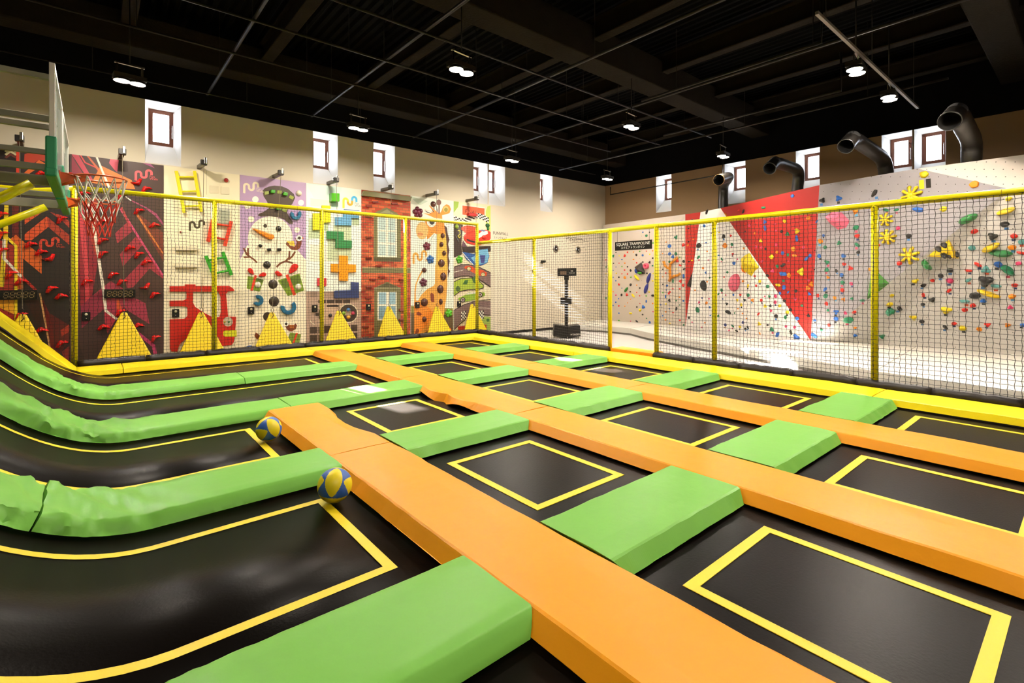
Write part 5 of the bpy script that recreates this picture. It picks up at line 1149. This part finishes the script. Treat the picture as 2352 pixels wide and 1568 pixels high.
# ---- holds: photo crops (origin, scale) with entries  x y colour size
DATA = [((1390,520,6.4), "555 85 b 30;608 135 g 40;653 85 k 26;705 242 l 34;160 380 k 24;120 432 g 38;208 430 y 28;330 378 r 34;290 428 r 38;248 485 b 30;125 540 k 28;205 538 r 24;290 538 o 34;248 588 l 28;160 595 b 20;120 645 b 22;330 592 k 32;287 640 r 32;376 645 k 36;418 375 o 28;510 365 l 32;608 362 r 24;700 357 o 28;460 418 k 36;553 423 b 36;658 408 y 32;700 464 k 34;418 483 o 34;465 533 r 32;555 522 k 32;655 527 k 36;697 575 g 34;615 687 k 30;706 690 y 24;165 688 y 26;247 695 r 24;330 698 r 34;120 745 b 22;203 745 k 34;290 750 o 44;380 745 l 34;158 797 b 26;203 852 r 36;700 797 y 34;465 860 o 26;375 855 k 40;1042 160 g 50;897 230 o 30;945 287 b 60;1150 270 r 50;845 397 o 26;947 402 b 50;1040 400 g 46;995 445 b 50;1098 452 l 30;945 517 g 36;1062 505 r 44;1100 570 r 40;1155 512 k 40;848 510 n 24;848 628 k 28;1047 622 y 26;1160 625 k 38;893 685 r 34;850 738 o 28;1153 730 b 50;997 803 g 46;1110 803 r 46;1150 865 r 44;848 850 k 28;910 870 b 36;15 595 g 34;12 490 r 28;14 695 y 24;14 850 y 28;1228 225 k 30;1215 270 o 40;1195 450 r 28"),
((1390,640,6.4), "246 137 b 22;120 190 o 28;160 240 m 32;243 237 k 36;198 292 b 26;157 345 b 32;118 392 b 26;330 353 o 22;202 398 r 34;290 402 o 26;203 505 b 28;203 612 l 34;510 135 k 34;370 190 k 34;465 200 r 22;322 235 r 42;508 250 r 26;374 298 o 24;605 250 l 34;648 192 y 34;704 245 k 48;605 330 b 36;700 362 o 30;512 365 r 20;468 413 k 34;563 415 b 50;512 460 y 42;376 507 y 42;704 482 m 24;552 525 k 34;609 582 g 26;466 625 k 36;655 640 b 36;375 622 m 22;995 148 r 30;1098 148 r 36;900 165 b 24;945 205 r 48;848 203 l 28;888 262 b 40;1095 270 o 34;945 317 k 44;1045 322 g 34;1150 325 b 36;895 370 y 34;1098 385 g 26;818 382 b 30;1048 440 k 46;945 440 b 30;893 485 o 34;998 495 r 34;845 543 b 30;888 602 o 36;1100 610 r 36;950 655 y 34;1155 677 g 32;14 283 g 36"),
((1570,470,5.975), "120 205 k 30;70 325 k 24;92 380 r 30;137 475 o 30;95 605 r 26;143 592 g 22;75 780 k 30;118 765 y 32;320 100 k 60;285 290 b 46;385 390 n 30;310 520 b 28;210 560 k 80;325 640 o 30;207 720 g 54;342 760 m 26;268 870 o 40;490 380 y 32;552 435 k 60;650 425 r 36;570 562 o 80;667 547 g 48;483 695 b 32;527 748 g 44;677 677 r 38;740 748 m 30;830 600 o 34;695 803 b 52;580 132 o 46;760 75 r 34;822 92 k 52;1098 40 g 60;845 265 r 30;905 285 m 44;847 365 k 30;980 390 o 36;1120 235 b 56;1120 318 b 66;1060 495 y 48;998 577 m 44;1070 585 m 44;1127 605 k 42;1080 775 m 46;1190 718 y 36"),
((1570,610,5.27), "270 83 b 30;318 147 g 26;288 195 o 28;140 297 o 28;225 390 n 26;310 400 m 28;190 445 m 32;278 452 o 42;318 502 b 30;170 535 g 70;325 602 b 24;67 628 k 36;105 683 m 24;260 690 o 24;222 745 m 24;532 80 g 34;492 137 r 26;462 295 g 44;425 343 g 34;512 355 m 26;475 402 b 26;605 352 b 30;690 352 r 34;782 355 g 48;652 415 y 36;740 417 k 36;835 418 o 44;525 462 k 38;700 473 y 40;540 560 k 76;660 520 o 26;620 572 g 26;715 578 o 26;765 640 o 28;420 608 g 34;507 718 n 42;597 730 g 40;685 742 y 36;720 687 n 38;553 782 m 26;645 790 k 40;750 762 k 34;780 748 k 36;862 127 r 34;722 188 o 34;783 245 y 42;925 190 y 42;880 242 r 34;1020 252 g 48;985 370 m 24;943 420 r 44;990 490 y 44;907 585 r 42;918 705 y 44;1020 717 k 30;923 817 o 30;1040 372 g 34;1020 120 k 44"),
((1740,420,4.975), "402 148 b 46;310 435 y 46;585 400 o 54;678 440 b 34;207 470 m 26;213 545 m 30;276 555 k 42;343 585 g 54;455 548 y 70;450 632 b 60;215 705 m 36;527 735 m 38;410 755 o 64;222 790 o 36;287 800 b 46;347 822 g 40;425 830 o 52;163 845 y 58;600 830 b 46;560 865 b 60;742 200 k 64;720 665 o 58;755 600 b 34;775 735 g 44;705 835 b 50;655 770 k 20"),
((1740,590,4.48), "50 45 m 40;205 95 g 42;262 85 k 56;320 42 m 24;155 143 m 40;265 172 b 76;325 188 o 52;450 150 y 80;268 245 g 34;210 288 y 52;272 312 b 52;315 362 b 30;232 372 b 34;395 350 k 38;555 278 o 52;520 318 o 52;527 238 m 30;535 380 b 36;390 430 m 38;457 500 g 32;277 452 k 36;342 542 k 38;525 602 k 40;308 570 y 40;410 632 b 46;585 130 k 22;105 303 g 44;125 408 g 34;185 403 m 40;182 465 m 40;228 502 y 36;132 503 k 30;140 553 m 30;192 608 k 46;287 620 g 42;148 745 g 48;293 715 m 30;382 722 m 36;345 775 k 44;205 803 b 60;400 828 b 70"),
((1870,380,4.072), "230 308 b 54;565 258 k 66;385 430 o 50;392 580 g 54;405 660 r 46;405 740 g 46;415 810 k 34;235 725 g 40;275 845 b 44;670 415 g 44;770 415 g 38;975 412 b 80;785 585 m 40;885 660 k 48;605 745 r 26"),
((1860,590,4.265), "168 52 g 46;338 70 r 38;398 110 r 46;168 125 g 44;260 135 k 34;312 175 b 40;178 200 o 32;322 252 g 44;408 262 m 36;152 315 b 44;320 325 r 44;78 378 r 38;155 382 g 48;245 400 o 36;330 415 o 36;415 408 g 32;163 457 r 40;515 425 g 40;585 120 o 30;877 60 r 50;178 522 g 28;260 538 b 46;348 548 m 36;437 540 r 40;258 605 b 48;375 615 g 90;50 620 b 30;188 668 r 34;115 713 g 32;445 692 o 32;45 770 b 60;445 765 b 36;790 532 g 90;880 503 k 60;1030 235 y 60;805 378 y 44;785 462 y 60;1015 592 y 60;708 775 g 56"),
((2090,350,3.584), "118 182 y 66;530 262 o 66;278 465 y 50;812 380 y 44;780 590 k 60;682 688 k 66;528 648 r 50;855 688 r 50;510 785 t 54;842 780 o 54;912 825 r 44;920 735 t 50"),
((2090,590,3.897), "47 212 y 58;203 210 r 36;120 253 k 46;275 168 k 48;362 120 k 52;525 120 r 44;610 68 r 54;790 65 b 64;680 112 t 66;875 115 g 110;972 58 m 46;520 207 t 48;358 210 m 60;680 212 k 110;767 257 t 62;938 252 r 46;350 300 r 44;580 345 k 80;120 340 r 42;198 382 k 50;115 423 k 36;655 390 b 48;912 352 o 54;490 395 t 58;565 433 r 46;490 473 r 46;325 473 y 80;898 450 m 44;35 542 y 56;108 578 k 42;395 595 r 40;317 628 k 44;470 633 y 60;620 645 o 46;695 605 r 44;875 608 o 44;1008 607 b 40")]
COL = dict(k=('black', '#16120f'), r=('red', '#d92a1c'), o=('orange', '#ee8a16'), y=('yellow', '#efd21a'), g=('green', '#12714a'), b=('blue', '#2160b4'), m=('pink', '#d63a6a'), l=('light green', '#5aa83c'), t=('teal', '#5e9c98'), n=('navy', '#23307a'))
FN = dict(F0='shaded corner wall', F1='narrow red wedge', F2='white facet', F3='big red triangle', F4='grey facet', F5='upper white facet', F6='right white facet')
VARM = []
def blob(seed, kind):
    bm = bmesh.new(); bmesh.ops.create_icosphere(bm, subdivisions=3, radius=1); rng = random.Random(seed)
    for v in bm.verts:
        c = v.co; n1 = noise.noise(Vector((c.x*1.3 + seed*7.1, c.y*1.3, c.z*1.3)))
        f = 1 + .28*n1
        if kind == 1: f *= .75 + .35*abs(c.x)
        if kind == 2: f *= 1 + .25*math.sin(3*math.atan2(c.y, c.x) + seed)
        v.co = Vector((c.x*f*(1.15 if kind == 1 else 1), c.y*f*(.72 if kind == 1 else .92), max(c.z, -.02)*f*.85))
        if kind == 3 and v.co.z > .35: v.co.z = .35 + (v.co.z - .35)*.25 - .18*max(0, .55 - (c.x**2 + c.y**2)**.5)
    me = bpy.data.meshes.new('climbing_hold'); bm.to_mesh(me); bm.free()
    for p in me.polygons: p.use_smooth = True
    me.materials.append(None); return me
for i in range(12): VARM.append(blob(i, i % 4))
cand = []
for (ox, oy, s), txt in DATA:
    for e in txt.split(';'):
        x, y, c, d = e.split(); u, v = ox + float(x)/s, oy + float(y)/s; sz = float(d)/s
        if any(abs(u-q[0]) < 2.5 and abs(v-q[1]) < 2.5 for q in cand): continue
        cand.append((u, v, c, sz))
hits = []
for u, v, c, sz in cand:
    h = on_wall(u, v)
    if h: hits.append((u, v, c, sz, h))
hits.sort(key=lambda q: -q[3])
main, small = hits[:268], hits[268:]
from collections import defaultdict
grpd = defaultdict(list)
def band(fc, v):
    lo, hi = {'F0': (530, 745), 'F1': (490, 700), 'F2': (480, 775), 'F3': (440, 745), 'F4': (390, 700), 'F5': (360, 430), 'F6': (440, 790)}[fc]
    k = (v - lo)/(hi - lo); return 'top' if k < .25 else 'upper' if k < .5 else 'lower' if k < .75 else 'bottom'
for q in main: grpd[(q[4][3], q[2], band(q[4][3], q[1]))].append(q)
TAPE = {'k': '#3c6fa8', 'r': '#1d2a55', 'o': '#4a90b8', 'y': '#191919', 'g': '#b44a60', 'b': '#191919', 'm': '#2d3560', 'l': '#b0402a', 't': '#c05030', 'n': '#a07030'}
for (fc, c, bd), L in grpd.items():
    L.sort(key=lambda q: q[0])
    for i, (u, v, cc, sz, (t, h, nn, nm)) in enumerate(L):
        w = sz/2*t/F/ray(u, v).length*1.18*ray(u, v).length
        dd = h.x*SS + h.y*SC; w = sz/2*dd/F*(1.05 if nm == 'F0' else .93)
        o = bpy.data.objects.new('climbing_hold', random.choice(VARM)); C.objects.link(o)
        o.material_slots[0].link = 'OBJECT'; o.material_slots[0].material = mat('hold_' + c, COL[c][1], .55, .1, 60)
        o.rotation_mode = 'QUATERNION'; o.rotation_quaternion = nn.to_track_quat('Z', 'Y') @ Matrix.Rotation(random.random()*6.28, 3, 'Z').to_quaternion()
        o.location = h + nn*(.03*w + .002); o.scale = (w, w, w*.85)
        n_ = len(L); word = 'only' if n_ == 1 else ORD[i]
        szw = 'small ' if sz < 6 else 'large ' if sz > 13 else ''
        lab = ('%s%s climbing hold, the only %s one in %s part of %s' % (szw, COL[c][0], COL[c][0], bd, FN[fc])) if n_ == 1 else ('%s%s climbing hold, %s %s from left, %s part of %s' % (szw, COL[c][0], ORD[i], COL[c][0], bd, FN[fc]))
        tag(o, lab, 'climbing hold', 'moulded holds on the %s of the climbing wall' % FN[fc])
        if fc in ('F6', 'F4', 'F2') and random.random() < .6:
            X = nn.cross(Vector((0,0,1))).normalized(); Y = X.cross(nn)
            if Y.z < 0: Y = -Y
            p = h - Y*(w*1.25) + X*random.uniform(-.5, .5)*w + nn*.003; a = min(.035, w*.5); b = a*1.5
            WALLMB.poly([p - X*a + Y*b*.2, p + X*a + Y*b*.2, p + X*a - Y*b, p - X*a - Y*b], flat(TAPE[c]))
if small:
    mb = MB()
    for u, v, c, sz, (t, h, nn, nm) in small:
        w = sz/2*(h.x*SS + h.y*SC)/F*1.1; X = nn.cross(Vector((0,0,1))).normalized(); Y = X.cross(nn); mb.dome(h + nn*.002, w*.8, w*.68, w*.8, X, Y, nn, mat('hold_' + c, COL[c][1], .55, .1, 60), 8, 3)
    o = mb.build('tiny_hold'); o['kind'] = 'stuff'; tag(o, 'scatter of the smallest moulded holds across the climbing wall', 'climbing hold')
CW = WALLMB.build('climbing_wall', fix=False); CW['kind'] = 'thing'; tag(CW, 'tall angular climbing wall with white, red and grey facets right of the net doorway', 'climbing wall')

# special larger pieces on the climbing wall
SPG = 'large volumes on the climbing wall'
def basis(u, v):
    t, h, nn, nm = on_wall(u, v); X = nn.cross(Vector((0,0,1))).normalized(); Y = X.cross(nn)
    if Y.z < 0: Y = -Y
    if X.dot(Vector((SC, -SS, 0))) < 0: X = -X
    return h, nn, X, Y
def volume(crop, t, apex, hgt, col, label, m=None):
    """faceted pyramid volume over an outline on the wall"""
    ox, oy, s = crop; P_ = []
    h, nn, X, Y = basis(ox + apex[0]/s, oy + apex[1]/s)
    for a, b in pts(t): P_.append(on_plane(ox + a/s, oy + b/s, h, nn) + nn*.001)
    A = h + nn*hgt; mb = MB(); k = len(P_)
    mb.add(P_ + [A], [(i, (i+1) % k, k) for i in range(k)] + [tuple(range(k))], m or mat('volume_' + col.lstrip('#'), col, .5, .04, 80))
    return tag(mb.build('climbing_volume', bevel=.006), label, 'climbing volume', SPG)
def bigblob(u, v, ru, rv, hgt, col, rot, label, kind=0):
    h, nn, X, Y = basis(u, v); dd = h.x*SS + h.y*SC; a, b = ru*dd/F, rv*dd/F
    c_, s_ = math.cos(rot), math.sin(rot); X2, Y2 = X*c_ + Y*s_, Y*c_ - X*s_
    mb = MB(); mb.dome(h + nn*.001, a, b, hgt, X2, Y2, nn, mat('volume_' + col.lstrip('#'), col, .5, .04, 80), 20, 7); o = mb.build('climbing_hold')
    if kind:
        for p in o.data.vertices: 
            q = p.co - h; p.co = h + q + Y2*(kind*(q.dot(X2)/a)**2*b*1.2)
    return tag(o, label, 'climbing hold', SPG)
c1, c3, c7, c8, c9 = (1390,520,6.4), (1570,470,5.975), (1870,380,4.072), (1860,590,4.265), (2090,350,3.584)
volume(c1, '430,598 535,522 593,690 495,712', (520, 630), .22, '#2a231f', 'dark pyramid volume seen through the net doorway')
pd = basis(1390+608/6.4, 520+580/6.4); dd = pd[0].x*SS + pd[0].y*SC; R_ = 42/6.4*dd/F
mb = MB(); mb.lathe([(R_*1.05, 0), (R_*1.0, .08), (R_*.75, .14), (R_*.45, .12), (R_*.22, .06), (R_*.2, .02)], pd[0], pd[1], 24, mat('resin_pink', '#e8607c', .45)); o = tag(mb.build('climbing_hold'), 'pink ring hold beside the dark pyramid in the doorway', 'climbing hold', SPG)
m2 = MB(); m2.lathe([(.001, .03), (R_*.2, .025)], pd[0], pd[1], 12, flat('#b8324e')); m2.build('socket', parent=o, fix=False)
bigblob(1390+466/6.4, 520+750/6.4, 9, 3.2, .1, '#e6cf10', -.75, 'long yellow bar hold in the doorway'); bigblob(1390+415/6.4, 640+247/6.4, 5.5, 2, .08, '#e6cf10', -.8, 'short yellow bar hold low in the doorway')
bigblob(1390+645/6.4, 520+760/6.4, 13, 3.6, .14, '#28307c', 1.2, 'upper part of the long navy hold in the doorway'); bigblob(1390+607/6.4, 640+145/6.4, 12.5, 3.6, .14, '#28307c', 1.2, 'lower part of the long navy hold in the doorway')
bigblob(1390+312/6.4, 640+160/6.4, 7.5, 2.8, .1, '#2d7a34', .9, 'green sausage hold in the doorway'); 
bigblob(1390+460/6.4, 520+655/6.4, 3.5, 6, .1, '#1f3f96', .3, 'blue hold hanging under the dark pyramid'); bigblob(1390+535/6.4, 520+680/6.4, 3.6, 2.6, .3, '#4aa32c', .2, 'green hold on the face of the dark pyramid')
mb = MB(); OB_ = mat('resin_branch', '#d98a1c', .5)
def bpt(x, y, hh=.05): h, nn, X, Y = basis(1390+x/6.4, 520+y/6.4); return h + nn*hh
for L in ([(868, 505), (885, 570), (930, 612), (960, 600)], [(1072, 452), (1020, 500), (970, 545), (960, 600), (962, 700), (965, 760), (950, 805)], [(965, 755), (1020, 730), (1070, 718), (1115, 690)]): mb.tube([bpt(*q) for q in L], [.05, .06, .05, .045] if len(L) == 4 else .052, 8, OB_)
tag(mb.build('climbing_hold'), 'orange branching hold behind the net right of the doorway', 'climbing hold', SPG)
volume(c3, '785,745 830,700 905,658 960,740 1040,860 985,905 930,985 880,945 800,890', (890, 800), .3, '#e8cd0c', 'yellow faceted volume on the edge of the big red triangle')
volume(c3, '788,820 830,890 860,950 800,915', (815, 890), .08, '#ee7a14', 'orange facet under the yellow volume by the red triangle')
bigblob(1570+625/5.27, 610+205/5.27, 13, 21, .25, '#ee6f88', -.25, 'large pink teardrop hold on the white facet')
bigblob(1570+250/5.27, 610+240/5.27, 7, 12.5, .18, '#1f1a17', .2, 'large black oval hold on the white facet left of a post')
volume(c7, '98,480 170,432 262,440 335,520 300,580 225,602 150,545', (225, 510), .32, '#f06a86', 'large pink faceted volume at the top of the grey facet')
def splat(x, y, r, n, rot, label):
    u, v = 1870 + x/4.072, 380 + y/4.072; h, nn, X, Y = basis(u, v); R2 = r/4.072*(h.x*SS + h.y*SC)/F; m = mat('hold_splat', '#ecc91a', .4); mb = MB()
    for k in range(n):
        a = 2*PI*k/n + rot; d = X*math.cos(a) + Y*math.sin(a); mb.tube([h + nn*.04, h + d*R2*.5 + nn*.06, h + d*R2*.95 + nn*.045], [R2*.22, R2*.14, R2*.17], 8, m)
        mb.dome(h + d*R2*.92 + nn*.001, R2*.2, R2*.2, .085, X, Y, nn, m, 10, 3)
    mb.dome(h + nn*.001, R2*.42, R2*.42, .1, X, Y, nn, m, 14, 4); tag(mb.build('climbing_hold'), label, 'climbing hold', 'yellow splat-shaped holds on the grey facet')
splat(915, 275, 80, 8, .2, 'highest yellow splat-shaped hold, half above the rail'); splat(672, 505, 58, 7, .5, 'second highest yellow splat-shaped hold, just right of a post'); splat(692, 668, 66, 8, .1, 'yellow splat-shaped hold below the pair beside the post'); splat(893, 840, 78, 7, .3, 'lowest yellow splat-shaped hold on the grey facet')
volume(c8, '560,420 600,160 672,152 778,258 680,338', (690, 262), .35, '#3f7a2c', 'dark green pyramid volume behind a net post')
volume(c9, '140,855 322,715 412,875', (330, 800), .3, '#e2bb14', 'yellow triangular volume with dark round holds at the facet edge')
vt = basis(2090 + 330/3.584, 350 + 800/3.584)
for i, (x, y) in enumerate(((285, 770), (238, 802), (283, 855), (325, 855), (383, 845))):
    u, v = 2090 + x/3.584, 350 + y/3.584; p = on_plane(u, v, vt[0] + vt[1]*(.22 if i < 4 else .12), vt[1]); R3 = 21/3.584*(p.x*SS + p.y*SC)/F
    mb = MB(); mb.dome(p - vt[1]*.08, R3, R3*.85, .16, vt[2], vt[3], vt[1], mat('hold_k', '#16120f', .55), 14, 5); tag(mb.build('climbing_hold'), 'black round hold on the yellow triangular volume, %s of five' % ['uppermost', 'second highest', 'lower left', 'lower middle', 'lowest right'][i], 'climbing hold', 'black holds on the yellow triangle')
bigblob(2090+480/3.584, 350+547/3.584, 19, 9, .16, '#2f7a3c', .45, 'green bean-shaped hold on the boundary of the grey facet'); bigblob(2090+790/3.584, 350+480/3.584, 17, 6, .13, '#d6b616', .35, 'long yellow hold near the right edge above a black hold')
bigblob(2090+665/3.584, 350+780/3.584, 18, 7, .14, '#d6b616', .6, 'long yellow hold above the green bean at right'); bigblob(2090+745/3.584, 350+825/3.584, 21, 8, .14, '#27713a', -.2, 'long green bean hold touching the yellow hold at right')
bigblob(2090+140/3.897, 590+70/3.897, 17, 6.5, .14, '#2f7a3c', -.95, 'green hooked hold under the yellow triangular volume', .5); bigblob(2090+705/3.897, 590+325/3.897, 22, 5, .13, '#e2ba16', -.45, 'long yellow bar hold among black holds at right')
volume((1570,610,5.27), '38,248 112,62 92,262', (80, 200), .12, '#231d1a', 'black triangular volume on the narrow red wedge')
t_ = on_wall(2128, 414)
mb = MB(); h, nn, X, Y = basis(2122, 414); 
for dx, col in ((-.05, '#e3c51e'), (.09, '#191512')): mb.poly([h + nn*.004 + X*(dx-.05) + Y*.02, h + nn*.004 + X*(dx+.05) + Y*.02, h + nn*.004 + X*(dx+.05) - Y*.2, h + nn*.004 + X*(dx-.05) - Y*.2], flat(col))
tag(mb.build('route_tape', fix=False), 'yellow and black route tapes under the highest yellow hold', 'tape')

# ================================================================== DUCTS
DUCT = mat('black_duct', '#0d0b09', .35, .1, 6, spec=.6)
DUCTIN = mat('duct_inside', '#080707', .8)
BRASS = mat('bare_duct', '#b9986a', .3, metal=.7)
def duct(path, r, label, mouth=None, n_ben=8):
    """path of pixel points with distances; smooth elbows"""
    P_ = [ray(u, v)*d + Vector((0, 0, EYE)) for u, v, d in path]
    Q = [P_[0]]
    for a, b, c in zip(P_[:-2], P_[1:-1], P_[2:]):
        la, lc = min(.42, (b-a).length*.45), min(.42, (c-b).length*.45); p, q = b + (a-b).normalized()*la, b + (c-b).normalized()*lc
        for k in range(n_ben+1): t = k/n_ben; Q.append(p*(1-t)**2 + b*2*t*(1-t) + q*t*t)
    Q.append(P_[-1])
    R2 = []
    for a, b in zip(Q[:-1], Q[1:]):
        m = max(1, int((b-a).length/.12)); R2 += [a.lerp(b, k/m) for k in range(m)]
    R2.append(Q[-1])
    o = thing('ventilation_duct', R2[-1], label, 'duct', 'black round ducts rising behind the climbing wall')
    mb = MB(); mb.tube(R2, [r*(1.012 if i % 3 == 0 else 1) for i in range(len(R2))], 22, DUCT, cap=False); mb.build('tube', parent=o)
    d = (R2[0] - R2[1]).normalized(); mb = MB(); mb.lathe([(r*1.0, -.02), (r*1.06, 0), (r*1.06, .03), (r*.97, .03), (r*.97, -.5), (.001, -.5)], R2[0], d, 26, mouth or DUCT); mm = mb.build('mouth', parent=o)
    mm.data.materials.append(DUCTIN)
    for p in mm.data.polygons:
        if (p.center - R2[0]).dot(d) < -.1: p.material_index = 1
    return o
wx = WX - .75
def dwx(u, v, x): return x/ray(u, v).x
duct([(1651, 413, dwx(1651, 413, 15.2)), (1676, 405, dwx(1676, 405, 16.2)), (1661, 425, dwx(1661, 425, 17.75)), (1661, 520, dwx(1661, 520, 17.75))], .17, 'duct with a bare brass-coloured mouth, leftmost of the row', BRASS)
duct([(1768, 386, dwx(1768, 386, 14.6)), (1780, 372, dwx(1780, 372, 15.0)), (1837, 391, dwx(1837, 391, 16.9)), (1830, 440, dwx(1830, 440, 17.0)), (1830, 500, dwx(1830, 500, 17.0))], .165, 'second black duct from the left, above the big red triangle')
duct([(1943, 335, dwx(1943, 335, 13.6)), (1958, 316, dwx(1958, 316, 14.0)), (2030, 365, dwx(2030, 365, 16.0)), (2036, 400, dwx(2036, 400, 16.2)), (2036, 500, dwx(2036, 500, 16.5))], .17, 'third black duct, sloping before the pair of windows')
duct([(2182, 277, dwx(2182, 277, 13.2)), (2197, 257, dwx(2197, 257, 13.6)), (2233, 325, dwx(2233, 325, 15.6)), (2231, 370, dwx(2231, 370, 15.8)), (2231, 480, dwx(2231, 480, 16.0))], .19, 'rightmost black duct with the largest open mouth')

# ================================================================== LIGHT, CAMERA
w = bpy.data.worlds.new('World'); bpy.context.scene.world = w; w.use_nodes = True; nt = w.node_tree; bg = nt.nodes['Background']; bg.inputs[0].default_value = (.80, .88, 1, 1); bg.inputs[1].default_value = SKY_E
su = bpy.data.lights.new('sun', 'SUN'); su.energy = SUN_E; su.angle = .009; su.color = (1, .95, .88); so = bpy.data.objects.new('sun', su); C.objects.link(so)
so.rotation_euler = Vector((.165, -1, -.575)).to_track_quat('-Z', 'Y').to_euler()
cam = bpy.data.cameras.new('camera'); co = bpy.data.objects.new('camera', cam); C.objects.link(co)
cam.sensor_width = 36; cam.lens = F/2352*36; cam.shift_y = -(784 - CY)/2352; cam.shift_x = 0; cam.clip_start = .05; cam.clip_end = 200
co.location = (0, 0, EYE); co.rotation_euler = (PI/2, 0, -YAW)
sc = bpy.context.scene; sc.camera = co
sc.view_settings.view_transform = 'Standard'; sc.view_settings.look = 'None'; sc.view_settings.exposure = EXPO; sc.view_settings.gamma = 1; sc.view_settings.use_curve_mapping = False
sc.cycles.use_denoising = True; sc.cycles.max_bounces = 8; sc.cycles.diffuse_bounces = 4; sc.cycles.transparent_max_bounces = 24; sc.cycles.sample_clamp_indirect = 6
